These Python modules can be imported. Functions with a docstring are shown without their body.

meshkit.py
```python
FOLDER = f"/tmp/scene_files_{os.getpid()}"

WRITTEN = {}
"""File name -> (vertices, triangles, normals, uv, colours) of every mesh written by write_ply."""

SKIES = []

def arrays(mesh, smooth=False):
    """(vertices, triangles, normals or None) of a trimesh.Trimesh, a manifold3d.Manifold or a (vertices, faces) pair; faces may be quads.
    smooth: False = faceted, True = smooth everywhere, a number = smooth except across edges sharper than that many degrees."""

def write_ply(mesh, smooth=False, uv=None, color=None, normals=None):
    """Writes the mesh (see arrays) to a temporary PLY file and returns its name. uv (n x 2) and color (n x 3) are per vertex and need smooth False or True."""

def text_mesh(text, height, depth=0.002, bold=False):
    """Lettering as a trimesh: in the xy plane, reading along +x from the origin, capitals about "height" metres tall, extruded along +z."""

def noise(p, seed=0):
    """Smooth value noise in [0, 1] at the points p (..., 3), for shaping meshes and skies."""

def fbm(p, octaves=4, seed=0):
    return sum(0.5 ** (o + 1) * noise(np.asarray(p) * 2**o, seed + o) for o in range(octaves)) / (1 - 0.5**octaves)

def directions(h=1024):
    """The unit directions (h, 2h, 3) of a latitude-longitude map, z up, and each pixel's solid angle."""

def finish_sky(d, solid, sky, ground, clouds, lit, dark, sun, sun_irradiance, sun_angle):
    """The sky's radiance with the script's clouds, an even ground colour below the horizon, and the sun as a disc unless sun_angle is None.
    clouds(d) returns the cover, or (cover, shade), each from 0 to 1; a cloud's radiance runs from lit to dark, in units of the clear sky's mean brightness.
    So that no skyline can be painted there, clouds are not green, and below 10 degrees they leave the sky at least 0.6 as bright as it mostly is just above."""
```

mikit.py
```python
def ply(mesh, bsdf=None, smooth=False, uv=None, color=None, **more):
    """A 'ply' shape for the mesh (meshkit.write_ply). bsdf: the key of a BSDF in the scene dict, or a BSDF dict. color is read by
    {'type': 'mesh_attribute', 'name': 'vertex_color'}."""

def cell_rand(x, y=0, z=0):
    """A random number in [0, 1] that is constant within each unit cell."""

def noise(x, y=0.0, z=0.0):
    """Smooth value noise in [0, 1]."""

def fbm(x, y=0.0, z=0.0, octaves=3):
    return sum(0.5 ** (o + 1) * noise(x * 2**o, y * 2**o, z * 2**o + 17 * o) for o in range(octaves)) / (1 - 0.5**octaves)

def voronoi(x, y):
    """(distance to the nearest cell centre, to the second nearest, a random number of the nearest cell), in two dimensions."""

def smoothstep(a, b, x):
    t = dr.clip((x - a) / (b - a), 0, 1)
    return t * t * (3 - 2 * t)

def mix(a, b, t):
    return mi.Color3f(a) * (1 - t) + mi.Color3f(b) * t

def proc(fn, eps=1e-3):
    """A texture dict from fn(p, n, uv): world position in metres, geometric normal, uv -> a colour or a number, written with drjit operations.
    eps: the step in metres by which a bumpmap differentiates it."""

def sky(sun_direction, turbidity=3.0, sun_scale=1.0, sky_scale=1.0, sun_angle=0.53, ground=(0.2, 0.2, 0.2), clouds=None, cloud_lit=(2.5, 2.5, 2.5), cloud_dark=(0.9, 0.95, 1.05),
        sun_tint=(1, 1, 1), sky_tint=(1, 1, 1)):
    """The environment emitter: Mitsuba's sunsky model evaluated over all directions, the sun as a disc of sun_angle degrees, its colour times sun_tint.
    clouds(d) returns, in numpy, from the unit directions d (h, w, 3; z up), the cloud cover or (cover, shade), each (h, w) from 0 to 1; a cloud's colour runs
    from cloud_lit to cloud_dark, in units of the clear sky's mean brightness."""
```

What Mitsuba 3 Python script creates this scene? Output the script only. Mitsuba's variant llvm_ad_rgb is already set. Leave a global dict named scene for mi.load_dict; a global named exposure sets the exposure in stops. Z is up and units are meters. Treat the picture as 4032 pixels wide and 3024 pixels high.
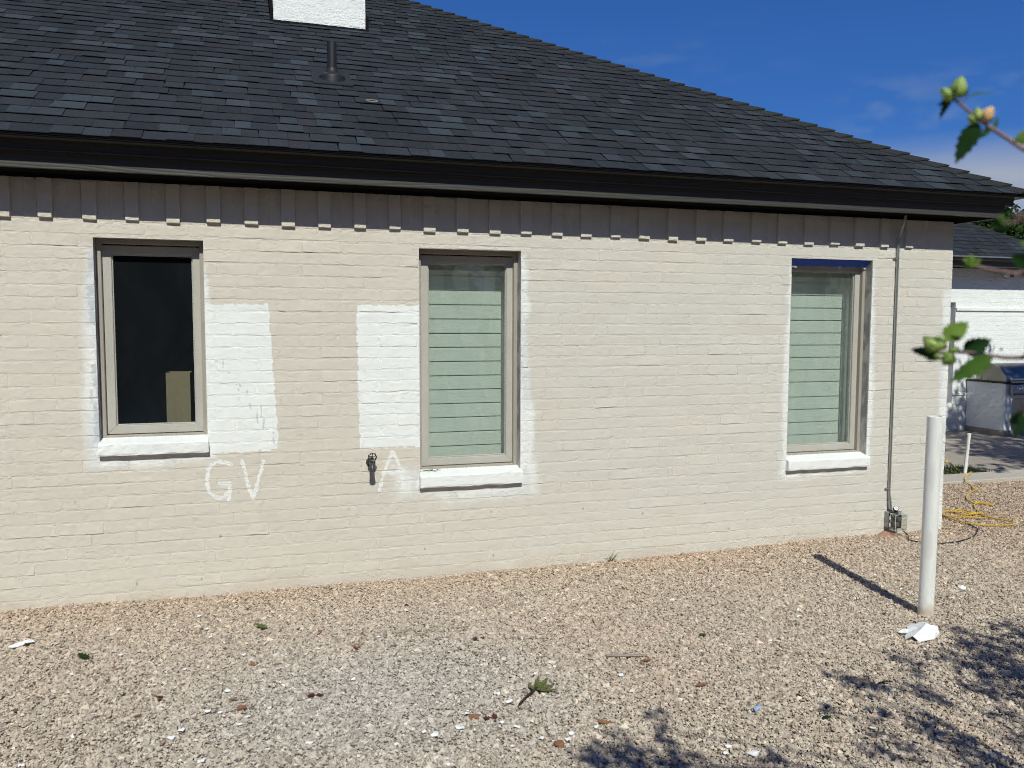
import math, random
import numpy as np, trimesh, drjit as dr, mitsuba as mi
import mikit, meshkit
from mikit import proc, noise, fbm, voronoi, smoothstep, mix, cell_rand

T = mi.ScalarTransform4f
scene, labels = {"type": "scene"}, {}
rnd, rng = random.Random(7), np.random.default_rng(7)

# ------------------------------------------------------------------ camera, sky, exposure
CAM = np.array([0.0, -5.3261, 1.68])
FWD = np.array([0.295412, 0.952527, -0.073649])
UP = np.array([0.018765, 0.071290, 0.997279])
scene["camera"] = {"type": "thinlens", "fov": 63.409, "fov_axis": "x", "near_clip": 0.02, "far_clip": 2000.0,
                   "aperture_radius": 0.0023, "focus_distance": 5.2,
                   "to_world": T().look_at(origin=CAM.tolist(), target=(CAM + FWD).tolist(), up=UP.tolist())}
SUN = np.array([-0.14, -1.178, 1.147]); SUN /= np.linalg.norm(SUN)


def clouds(d):
    az = np.degrees(np.arctan2(d[..., 0], d[..., 1]))
    el = np.degrees(np.arcsin(np.clip(d[..., 2], -1, 1)))
    q = np.stack([az * 0.16, el * 0.55, az * 0], -1)
    soft = meshkit.fbm(q, 5, 3)
    top = 11.2 + 2.2 * (meshkit.noise(np.stack([az * 0.09, az * 0, az * 0], -1), 5) - 0.5)
    bank = np.clip((top - el) / 2.6, 0, 1) ** 1.1 * np.clip(0.35 + 1.1 * soft, 0, 1) * 0.9
    fine = meshkit.fbm(np.stack([az * 0.42 + el * 0.15, el * 1.3, az * 0 + 4], -1), 5, 11)
    big = meshkit.noise(np.stack([az * 0.11 + 0.35, el * 0.28 + 0.2, az * 0 + 9], -1), 4)
    wisp = np.clip((fine - 0.47) * 2.6, 0, 1) * np.clip((big - 0.40) * 2.2, 0, 1) * 0.28 * np.clip((20 - el) / 5, 0, 1)
    return np.clip(np.maximum(bank, wisp), 0, 1), 0.15 + 0 * az


scene["sky"] = mikit.sky(SUN.tolist(), turbidity=2.2, ground=(0.26, 0.23, 0.2), clouds=clouds, sky_tint=(0.23, 0.50, 0.96), sun_tint=(1.0, 1.23, 1.46),
                         cloud_lit=(2.7, 3.0, 3.5), cloud_dark=(1.2, 1.3, 1.5))
exposure = 1.42


# ------------------------------------------------------------------ materials
def rgb(*c):
    return {"type": "rgb", "value": [float(x) for x in (c if len(c) == 3 else c * 3)]}


def two(b):
    return {"type": "twosided", "bsdf": b}


def bump(b, fn, scale, eps=1e-3):
    return {"type": "bumpmap", "arbitrary": proc(fn, eps), "scale": float(scale), "bsdf": b}


def seg(x, z, a, b):
    ax, az, bx, bz = a[0], a[1], b[0], b[1]
    ux, uz = bx - ax, bz - az
    t = dr.clip(((x - ax) * ux + (z - az) * uz) / (ux * ux + uz * uz), 0, 1)
    return dr.sqrt(dr.square(x - ax - t * ux) + dr.square(z - az - t * uz))


LETTERS = [[(-.152, .806), (-.183, .82), (-.227, .828), (-.263, .811), (-.283, .786), (-.292, .74), (-.294, .685), (-.283, .642), (-.255, .615), (-.228, .6), (-.2, .607), (-.181, .632)],
           [(-.17, .588), (-.162, .686), (-.222, .694)],
           [(-.091, .822), (-.072, .767), (-.061, .685), (-.026, .584), (-.009, .66), (.017, .741), (.039, .822)],
           [(.839, .847), (.787, .712), (.755, .589)], [(.839, .847), (.87, .79), (.897, .714), (.912, .59)], [(.779, .708), (.908, .705)]]
STAINS = [[(-.156, 1.373), (-.154, 1.37)], [(-.113, 1.299), (-.11, 1.296)], [(-.093, 1.303), (-.09, 1.285)], [(-.05, 1.257), (-.048, 1.245)], [(-.102, 1.27), (-.1, 1.262)],
          [(-.185, 1.44), (-.189, 1.403)], [(-.037, 1.177), (-.032, 1.147)], [(.029, 1.162), (.032, 1.098)], [(.004, 1.112), (.009, 1.051)], [(.046, 1.08), (.039, 1.02)],
          [(.1, .997), (.1, .99)], [(.098, .958), (.102, .928)], [(.064, .94), (.066, .933)]]


def wall_masks(p):
    x, z = p.x, p.z
    n1 = noise(x * 55, z * 55, 3) - 0.5
    n2 = noise(x * 9, z * 9, 8) - 0.5
    n3 = fbm(x * 160, z * 160, 2, 2)
    e = 0.016 * n1 + 0.006 * n2

    def box(x0, x1, z0, z1, s):
        d = dr.minimum(dr.minimum(x - x0, x1 - x), dr.minimum(z - z0, z1 - z)) + e
        return smoothstep(-s, s, d)

    xr = 0.133 + (0.084 - 0.133) * (z - 0.879) / 0.904
    m = box(-0.31, xr, 0.884 + 0.02 * x, 1.787, 0.004)
    m = dr.maximum(m, box(0.631 - 0.012 * (z - 0.88) / 0.9, 1.05, 0.871, 1.789, 0.004))
    lets = mi.Float(9.0)
    for line in LETTERS:
        for a, b in zip(line[:-1], line[1:]):
            lets = dr.minimum(lets, seg(x, z, a, b))
    lm = smoothstep(0.0125, 0.0085, lets + 0.009 * n1) * smoothstep(0.22, 0.42, n3)
    halo = mi.Float(0.0)

    def rim(x0, x1, z0, z1, w, soft):
        d = dr.maximum(dr.maximum(x0 - x, x - x1), dr.maximum(z0 - z, z - z1))
        return smoothstep(w + 1.5 * soft, w - 1.5 * soft, d + 0.020 * n1 + 0.03 * n2)

    wz = noise(z * 2.6, 2.5, 1)
    wz2 = noise(z * 3.1, 7.5, 4)
    wx = noise(x * 4.0, 3.5, 6)
    h1 = rim(-0.882, -0.285, 0.88, 2.06, 0.018 + 0.085 * wz * smoothstep(2.1, 1.5, z) + 0.015 * (1 + n2), 0.022)
    h1 = dr.select(x > -0.5, dr.minimum(h1, rim(-0.882, -0.285, 0.9, 2.0, 0.024, 0.008)), h1)
    h1 = dr.maximum(h1, rim(-0.92, -0.27, 0.87, 0.9, 0.012 + 0.05 * wx, 0.025) * 0.8)
    h2 = dr.select(x > 1.4, rim(1.022, 1.714, 0.6, 2.11, 0.03 + 0.085 * wz2 * smoothstep(2.2, 1.7, z), 0.012), 0)
    h2 = dr.maximum(h2, rim(0.92, 1.76, 0.58, 0.68, 0.02 + 0.07 * wx, 0.03) * 0.85)
    h3 = rim(3.832, 4.563, 0.58, 2.10, 0.018 + 0.055 * wz * smoothstep(2.1, 1.2, z), 0.014)
    h3 = dr.maximum(h3, rim(3.84, 4.56, 0.56, 0.6, 0.02 + 0.07 * wx, 0.02) * 0.8)
    halo = dr.maximum(dr.maximum(h1, h2), h3)
    halo = dr.maximum(halo, smoothstep(5.235, 5.275, x + 0.07 * (wz - 0.5) + 0.02 * n1) * smoothstep(2.0, 1.9, z))
    return dr.maximum(m, lm), halo, n1, n2, n3


def wall_colour(p, n, uv):
    white, halo, n1, n2, n3 = wall_masks(p)
    x, z = p.x, p.z
    tone = fbm(x * 1.3, z * 2.2, 5, 3)
    brick = cell_rand(dr.floor(x * 4.0 + (dr.floor(z * 13.7) * 0.5 - dr.floor(dr.floor(z * 13.7) * 0.5))), dr.floor(z * 13.7), 3)
    c = mix((0.624, 0.576, 0.516), (0.612, 0.583, 0.538), smoothstep(0.30, 0.70, 0.55 * tone + 0.45 * smoothstep(0.2, 2.4, x)))
    c = mix(c, (0.632, 0.578, 0.512), 0.4 * smoothstep(0.55, 0.75, noise(x * 1.7, z * 6.0, 11)))
    c = c * (0.98 + 0.04 * brick)
    c = mix(c, (0.650, 0.610, 0.545), 0.5 * smoothstep(0.5, 0.0, z))
    # rusty, unpainted brick showing through under the soffit
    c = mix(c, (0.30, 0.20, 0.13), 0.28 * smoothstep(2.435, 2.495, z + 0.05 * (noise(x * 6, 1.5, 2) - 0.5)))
    hc = mix((0.79, 0.795, 0.80), (0.65, 0.665, 0.69), smoothstep(0.45, 0.75, noise(x * 12, z * 5, 21)) * 0.8)
    c = mix(c, hc, dr.clip(halo, 0, 1) * (0.66 + 0.32 * smoothstep(0.3, 0.6, n3)))
    strip = smoothstep(0.040, 0.022, -0.882 - x + 0.03 * n1 + 0.02 * n2) * smoothstep(-0.878, -0.884, x) * smoothstep(2.12, 2.05, z) * smoothstep(0.9, 1.0, z)
    c = mix(c, (0.47, 0.505, 0.55), strip * smoothstep(0.25, 0.6, noise(x * 40, z * 22, 31)) * 0.75)
    c = mix(c, (0.80, 0.815, 0.82), white * (0.90 + 0.10 * n1 + 0.08 * smoothstep(0.3, 0.7, noise(x * 7, z * 30, 14))))
    c = mix(c, (0.50, 0.40, 0.32), 0.30 * smoothstep(0.14, 0.0, z + 0.10 * (noise(x * 5, z * 8, 17) - 0.3)))
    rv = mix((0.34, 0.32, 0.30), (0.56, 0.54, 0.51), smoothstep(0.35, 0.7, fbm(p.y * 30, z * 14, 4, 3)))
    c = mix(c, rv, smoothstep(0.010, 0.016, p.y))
    st = mi.Float(9.0)
    for a, b in STAINS:
        st = dr.minimum(st, seg(x, z, a, b))
    c = mix(c, (0.38, 0.39, 0.39), 0.5 * smoothstep(0.0075, 0.002, st + 0.005 * n1))
    d1, d2, r = voronoi(x * 6.0, z * 4.0)
    c = mix(c, (0.22, 0.2, 0.17), 0.55 * smoothstep(0.055, 0.02, d1 + 0.03 * n1) * smoothstep(0.80, 0.86, r) * smoothstep(1.1, 0.2, z))
    return c


def wall_height(p, n, uv):
    a, b, c = p.x + p.y * 0.7, p.z, p.y
    rough = fbm(a * 62, b * 98, c * 62, 3)
    crease = dr.abs(fbm(a * 24 + 5, b * 60, c * 24, 2) - 0.5)
    return rough - 0.35 * smoothstep(0.05, 0.0, crease)


scene["painted_brick_coat"] = two(bump({"type": "diffuse", "reflectance": proc(wall_colour)}, wall_height, 0.0050, 2e-3))


def white_colour(p, n, uv):
    t = fbm(p.x * 6, p.z * 6, p.y * 6, 3)
    return mix((0.77, 0.785, 0.79), (0.83, 0.84, 0.84), t)


scene["white_brick_coat"] = two(bump({"type": "diffuse", "reflectance": proc(white_colour)}, wall_height, 0.0050, 2e-3))
scene["far_white_coat"] = two(bump({"type": "diffuse", "reflectance": proc(white_colour)}, wall_height, 0.0026, 3e-3))


def beige_colour(p, n, uv):
    return mix((0.66, 0.60, 0.49), (0.68, 0.62, 0.51), fbm(p.x * 5, p.y * 5, p.z * 5, 2))


def granules(base, warm):
    def f(p, n, uv):
        g = noise(p.x * 260, p.y * 260, p.z * 260)
        b = fbm(p.x * 3.0, p.y * 3.0, p.z * 3.0, 3)
        c = mi.Color3f(base) * (0.55 + 0.9 * g) * (0.86 + 0.28 * b)
        return mix(c, mi.Color3f(warm), 0.25 * smoothstep(0.75, 0.95, noise(p.x * 190 + 7, p.y * 190, p.z * 190)))
    return f


TONES = [((.028, .032, .041), (.05, .05, .06)), ((.032, .037, .047), (.05, .05, .06)), ((.037, .041, .052), (.06, .06, .07)),
         ((.034, .036, .044), (.06, .055, .055)), ((.043, .051, .064), (.07, .08, .09)), ((.049, .059, .074), (.09, .1, .11))]
for i, (a, b) in enumerate(TONES):
    scene[f"shingle_tone_{i}"] = two({"type": "diffuse", "reflectance": proc(granules(a, b))})
scene["cap_tone"] = two({"type": "diffuse", "reflectance": proc(granules((.034, .037, .040), (.05, .055, .055)))})
scene["roof_felt"] = two({"type": "diffuse", "reflectance": rgb(.012, .012, .014)})


def grain(p, n, uv):
    w = fbm(p.x * 1.6, p.z * 7, p.y * 7, 3)
    return dr.abs(dr.sin((p.z * 150 + p.y * 60) + w * 16 + noise(p.x * 0.9, p.z * 3) * 9))


def trim_colour(p, n, uv):
    g = grain(p, n, uv)
    return mix((.042, .041, .038), (.056, .054, .050), g)


scene["fascia_paint"] = two(bump({"type": "principled", "base_color": proc(trim_colour), "roughness": 0.5, "specular": 0.35}, grain, 0.0007, 2e-3))
scene["trim_black"] = two({"type": "principled", "base_color": rgb(.048, .047, .045), "roughness": 0.45, "specular": 0.3})
scene["soffit_black"] = two({"type": "diffuse", "reflectance": rgb(.010, .010, .010)})


def frame_colour(p, n, uv):
    t = fbm(p.x * 9, p.z * 4, p.y * 9, 3)
    return mix((.40, .38, .345), (.46, .44, .405), t)


scene["frame_paint"] = two({"type": "principled", "base_color": proc(frame_colour), "roughness": 0.45, "specular": 0.4})
def outer_colour(p, n, uv):
    return mix((.30, .27, .235), (.37, .34, .30), fbm(p.x * 9, p.z * 4, p.y * 9, 3))


scene["outer_frame_paint"] = two({"type": "principled", "base_color": proc(outer_colour), "roughness": 0.5, "specular": 0.35})
scene["frame_dark"] = two({"type": "diffuse", "reflectance": rgb(.03, .027, .025)})
def dust(lo, hi):
    def f(p, n, uv):
        t = fbm(p.x * 5, p.z * 2.5, 2, 4)
        smear = smoothstep(0.52, 0.60, fbm(p.x * 16 + 3 * noise(p.x * 3, p.z * 3), p.z * 5, 7, 2))
        spot = smoothstep(0.09, 0.04, voronoi(p.x * 22, p.z * 22)[0])
        return lo + (hi - lo) * (0.7 * t + 0.3 * smear) + 0.04 * spot * smoothstep(0.62, 0.7, noise(p.x * 6, p.z * 6, 5))
    return proc(f)


def dusty(tint, lo, hi, film=(.44, .50, .48)):
    return {"type": "blendbsdf", "weight": dust(lo, hi), "glass": {"type": "thindielectric", "int_ior": 1.5, "specular_transmittance": rgb(*tint)},
            "film": {"type": "twosided", "bsdf": {"type": "diffuse", "reflectance": rgb(*film)}}}


scene["tinted_glass"] = dusty((.70, .775, .74), .03, .16)
scene["dark_glass"] = dusty((.52, .56, .56), .016, .027, (.34, .42, .50))


def slat_colour(p, n, uv):
    t = fbm(p.x * 4, p.z * 1.2, 3, 3)
    return mix((.76, .76, .73), (.84, .83, .80), t)


scene["slat_paint"] = two({"type": "principled", "base_color": proc(slat_colour), "roughness": 0.5})
scene["room_dark"] = two({"type": "diffuse", "reflectance": rgb(.03, .033, .04)})


def card_colour(p, n, uv):
    return mix((.60, .47, .30), (.70, .56, .37), fbm(p.x * 12, p.z * 3, p.y * 9, 3))


scene["cardboard"] = two({"type": "diffuse", "reflectance": proc(card_colour)})
scene["blue_tape"] = two({"type": "principled", "base_color": rgb(.006, .06, .42), "roughness": 0.55})
scene["black_metal"] = two({"type": "principled", "base_color": rgb(.018, .019, .022), "roughness": 0.5, "specular": 0.35})


def galv(p, n, uv):
    return mix((.36, .38, .36), (.52, .54, .52), fbm(p.x * 30, p.y * 30, p.z * 8, 3))


scene["galvanised"] = two({"type": "principled", "base_color": proc(galv), "metallic": 0.85, "roughness": 0.32})
scene["bright_metal"] = two({"type": "principled", "base_color": rgb(.75, .75, .74), "metallic": 1.0, "roughness": 0.25})
scene["iron"] = two({"type": "principled", "base_color": rgb(.075, .075, .075), "metallic": 0.55, "roughness": 0.45})
scene["pewter"] = two({"type": "principled", "base_color": rgb(.20, .20, .20), "metallic": 0.6, "roughness": 0.45})


def pvc(p, n, uv):
    t = fbm(p.x * 14, p.y * 14, p.z * 3, 3)
    c = mix((.70, .70, .68), (.78, .78, .77), t)
    c = mix(c, (.45, .40, .34), 0.22 * smoothstep(0.62, 0.80, noise(p.x * 60 + p.y * 60, p.z * 5, 6)))
    return mix(c, (.46, .36, .26), 0.75 * smoothstep(0.10, 0.0, p.z + 0.06 * (noise(p.x * 40, p.z * 20, 2) - 0.5)))


scene["pvc_white"] = two({"type": "principled", "base_color": proc(pvc), "roughness": 0.38})
scene["box_grey"] = two({"type": "principled", "base_color": rgb(.30, .30, .29), "roughness": 0.5})
scene["clear_cover"] = {"type": "thindielectric", "int_ior": 1.45, "specular_transmittance": rgb(.86, .87, .86)}
scene["cover_edge"] = two({"type": "principled", "base_color": rgb(.62, .63, .61), "roughness": 0.3})
scene["black_rubber"] = two({"type": "principled", "base_color": rgb(.018, .018, .018), "roughness": 0.5})
scene["label_white"] = two({"type": "diffuse", "reflectance": rgb(.78, .78, .78)})
scene["cord_yellow"] = two({"type": "principled", "base_color": rgb(.58, .37, .045), "roughness": 0.42})
scene["clay"] = two({"type": "diffuse", "reflectance": proc(lambda p, n, uv: mix((.30, .16, .11), (.42, .27, .20), fbm(p.x * 60, p.y * 60, p.z * 60, 3)))})


def paper_colour(p, n, uv):
    return mix((.80, .81, .82), (.86, .86, .86), fbm(p.x * 25, p.y * 25, p.z * 25, 2))


scene["paper_white"] = two({"type": "diffuse", "reflectance": proc(paper_colour)})
scene["stone_colours"] = two({"type": "diffuse", "reflectance": {"type": "mesh_attribute", "name": "vertex_color"}})


def ground_colour(p, n, uv):
    d1, d2, r = voronoi(p.x * 62, p.y * 62)
    big = fbm(p.x * 0.8, p.y * 0.8, 2, 3)
    c = mix((.30, .25, .205), (.52, .46, .385), r)
    c = mix(c, (.50, .39, .33), smoothstep(0.55, 0.75, big) * 0.5)
    return c * (0.35 + 0.5 * smoothstep(0.0, 0.35, d2 - d1))


scene["gravel_base"] = two({"type": "diffuse", "reflectance": proc(ground_colour)})


def concrete(a, b):
    return lambda p, n, uv: mix(a, b, 0.65 * fbm(p.x * 2.2, p.y * 2.2, p.z * 2.2, 4) + 0.35 * noise(p.x * 150, p.y * 150, p.z * 150))


scene["kerb_concrete"] = two({"type": "diffuse", "reflectance": proc(concrete((.42, .38, .33), (.54, .495, .44)))})
scene["patio_concrete"] = two({"type": "diffuse", "reflectance": proc(concrete((.29, .25, .215), (.42, .37, .325)))})
scene["plinth_brown"] = two({"type": "diffuse", "reflectance": proc(concrete((.30, .25, .215), (.38, .325, .28)))})
scene["bed_soil"] = two({"type": "diffuse", "reflectance": proc(concrete((.10, .075, .055), (.18, .14, .10)))})
scene["stainless"] = two({"type": "principled", "base_color": rgb(.24, .24, .24), "metallic": 1.0, "roughness": 0.42})
scene["stainless_side"] = two({"type": "principled", "base_color": rgb(.46, .42, .35), "metallic": 0.6, "roughness": 0.4})


def leafmat(c, t):
    def f(p, n, uv):
        return mi.Color3f(c) * (0.65 + 0.7 * fbm(p.x * 70, p.y * 70, p.z * 70, 2))
    return {"type": "principledthin", "base_color": proc(f), "roughness": 0.5, "diff_trans": float(t), "spec_trans": 0.0, "eta": 1.4}


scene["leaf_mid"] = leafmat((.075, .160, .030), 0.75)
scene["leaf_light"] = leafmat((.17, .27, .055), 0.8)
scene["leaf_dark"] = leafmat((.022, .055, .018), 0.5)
scene["leaf_far"] = leafmat((.040, .075, .024), 0.6)
scene["leaf_far_dark"] = leafmat((.020, .040, .016), 0.5)
scene["bud_green"] = two({"type": "principled", "base_color": proc(lambda p, n, uv: mix((.16, .27, .05), (.34, .43, .12), noise(p.x * 220, p.y * 220, p.z * 120))), "roughness": 0.6})
scene["bud_pink"] = two({"type": "principled", "base_color": proc(lambda p, n, uv: mix((.62, .30, .24), (.62, .44, .16), noise(p.x * 160, p.y * 160, p.z * 160))), "roughness": 0.6})
scene["twig"] = two({"type": "principled", "base_color": proc(lambda p, n, uv: mix((.15, .085, .085), (.27, .18, .16), noise(p.x * 90, p.y * 90, p.z * 90))), "roughness": 0.6})
scene["bark"] = two({"type": "diffuse", "reflectance": proc(lambda p, n, uv: mix((.07, .055, .04), (.17, .135, .10), fbm(p.x * 25, p.y * 25, p.z * 5, 3)))})
scene["leaf_brown"] = two({"type": "diffuse", "reflectance": proc(lambda p, n, uv: mix((.19, .095, .055), (.32, .17, .095), noise(p.x * 90, p.y * 90, p.z * 90)))})
scene["leaf_wine"] = two({"type": "diffuse", "reflectance": rgb(.11, .035, .035)})
scene["leaf_olive"] = two({"type": "diffuse", "reflectance": proc(lambda p, n, uv: mix((.075, .09, .03), (.155, .165, .07), noise(p.x * 80, p.y * 80, p.z * 80)))})
scene["stick_dark"] = two({"type": "diffuse", "reflectance": rgb(.05, .035, .03)})
scene["wood_pale"] = two({"type": "diffuse", "reflectance": proc(lambda p, n, uv: mix((.26, .22, .18), (.38, .33, .28), noise(p.x * 15, p.y * 160, 1)))})
scene["flake_blue"] = two({"type": "diffuse", "reflectance": rgb(.30, .40, .55)})

# ------------------------------------------------------------------ helpers
used = {}


def numbered(key):
    k = used.get(key, 0)
    used[key] = k + 1
    return key if k == 0 else f"{key}_{k:03d}"


def add(key, mesh, mat, label=None, cat=None, group=None, kind=None, smooth=False, color=None):
    key = numbered(key)
    scene[key] = mikit.ply(mesh, mat, smooth=smooth, color=color)
    tag(key, label, cat, group, kind)
    return key


def tag(key, label=None, cat=None, group=None, kind=None):
    d = {k: v for k, v in (("label", label), ("category", cat), ("group", group), ("kind", kind)) if v}
    if d:
        labels[key] = d


def thing(key, label, cat, group=None):
    key = numbered(key)
    tag(key, label, cat, group)
    return key


def part(parent, name, mesh, mat, **k):
    return add(f"{parent}__{name}", mesh, mat, **k)


def box(x0, x1, y0, y1, z0, z1):
    v = np.array([[x, y, z] for x in (x0, x1) for y in (y0, y1) for z in (z0, z1)], float)
    f = np.array([[0, 1, 3], [0, 3, 2], [4, 6, 7], [4, 7, 5], [0, 4, 5], [0, 5, 1], [2, 3, 7], [2, 7, 6], [0, 2, 6], [0, 6, 4], [1, 5, 7], [1, 7, 3]])
    return v, f


def cbox(x0, x1, y0, y1, z0, z1, c):
    v = []
    for sx in (0, 1):
        for sy in (0, 1):
            for sz in (0, 1):
                q = np.array([(x0, x1)[sx], (y0, y1)[sy], (z0, z1)[sz]])
                d = np.array([c * (1 - 2 * sx), c * (1 - 2 * sy), c * (1 - 2 * sz)])
                for k in range(3):
                    w = d.copy(); w[k] = 0
                    v.append(q + w)
    h = trimesh.convex.convex_hull(np.array(v))
    return np.array(h.vertices), np.array(h.faces)


def join(ms):
    vs, fs, n = [], [], 0
    for m in ms:
        v, f = (np.asarray(m.vertices), np.asarray(m.faces)) if hasattr(m, "vertices") else m
        f = np.asarray(f)
        if f.shape[1] == 4:
            f = np.vstack([f[:, [0, 1, 2]], f[:, [0, 2, 3]]])
        vs.append(np.asarray(v, float)); fs.append(f + n); n += len(v)
    return np.vstack(vs), np.vstack(fs)


def smooth_path(p, n=4):
    p = np.asarray(p, float)
    q = np.vstack([2 * p[0] - p[1], p, 2 * p[-1] - p[-2]])
    out = []
    for i in range(1, len(q) - 2):
        for t in np.linspace(0, 1, n, endpoint=False):
            a, b, c, d = q[i - 1], q[i], q[i + 1], q[i + 2]
            out.append(0.5 * (2 * b + (c - a) * t + (2 * a - 5 * b + 4 * c - d) * t * t + (3 * b - a - 3 * c + d) * t ** 3))
    out.append(p[-1])
    return np.array(out)


def tube(p, r, sides=8, caps=True):
    p = np.asarray(p, float)
    r = np.broadcast_to(r, (len(p),))
    t = np.gradient(p, axis=0)
    t /= np.linalg.norm(t, axis=1, keepdims=True) + 1e-12
    a = np.cross(t[0], [0, 0, 1.0] if abs(t[0][2]) < 0.9 else [1.0, 0, 0])
    rings = []
    ang = np.arange(sides) * 2 * np.pi / sides
    for i in range(len(p)):
        a = a - t[i] * (a @ t[i]); a /= np.linalg.norm(a)
        b = np.cross(t[i], a)
        rings.append(p[i] + r[i] * (np.cos(ang)[:, None] * a + np.sin(ang)[:, None] * b))
    v = np.vstack(rings)
    f = []
    for i in range(len(p) - 1):
        for j in range(sides):
            k = (j + 1) % sides
            f += [[i * sides + j, i * sides + k, (i + 1) * sides + k], [i * sides + j, (i + 1) * sides + k, (i + 1) * sides + j]]
    if caps:
        n = len(v)
        v = np.vstack([v, p[:1], p[-1:]])
        for j in range(sides):
            k = (j + 1) % sides
            f += [[n, k, j], [n + 1, (len(p) - 1) * sides + j, (len(p) - 1) * sides + k]]
    return v, np.array(f)


def lathe(prof, sides=24):
    prof = np.asarray(prof, float)
    ang = np.arange(sides) * 2 * np.pi / sides
    v = np.concatenate([np.stack([r * np.cos(ang), r * np.sin(ang), 0 * ang + z], 1) for r, z in prof])
    f = []
    for i in range(len(prof) - 1):
        for j in range(sides):
            k = (j + 1) % sides
            f += [[i * sides + j, i * sides + k, (i + 1) * sides + k], [i * sides + j, (i + 1) * sides + k, (i + 1) * sides + j]]
    return v, np.array(f)


def xf(m, M=None, t=(0, 0, 0)):
    v = np.asarray(m[0], float)
    if M is not None:
        v = v @ np.asarray(M).T
    return v + np.asarray(t, float), m[1]


def frame_to(axis):
    z = np.asarray(axis, float); z = z / np.linalg.norm(z)
    x = np.cross([0, 0, 1.0] if abs(z[2]) < 0.95 else [1.0, 0, 0], z); x /= np.linalg.norm(x)
    return np.stack([x, np.cross(z, x), z], 1)


def prism(poly, x0, x1):
    """extrudes a convex (y, z) outline along x"""
    m = len(poly)
    v = np.array([[x0, y, z] for y, z in poly] + [[x1, y, z] for y, z in poly], float)
    f = []
    for i in range(m):
        j = (i + 1) % m
        f += [[i, j, m + j], [i, m + j, m + i]]
    for i in range(1, m - 1):
        f += [[0, i + 1, i], [m, m + i, m + i + 1]]
    return v, np.array(f)


def gz(x, y):
    x, y = np.asarray(x, float), np.asarray(y, float)
    p = np.stack([x * 0.9, y * 0.9, 0 * x + 3], -1)
    q = np.stack([x * 3.1, y * 3.1, 0 * x + 8], -1)
    near = np.exp(-np.clip(0.0 - y, 0, 9) / 0.35)
    return 0.030 * (meshkit.noise(p, 2) - 0.5) + 0.012 * (meshkit.noise(q, 3) - 0.5) + 0.010 * near - 0.008


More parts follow.
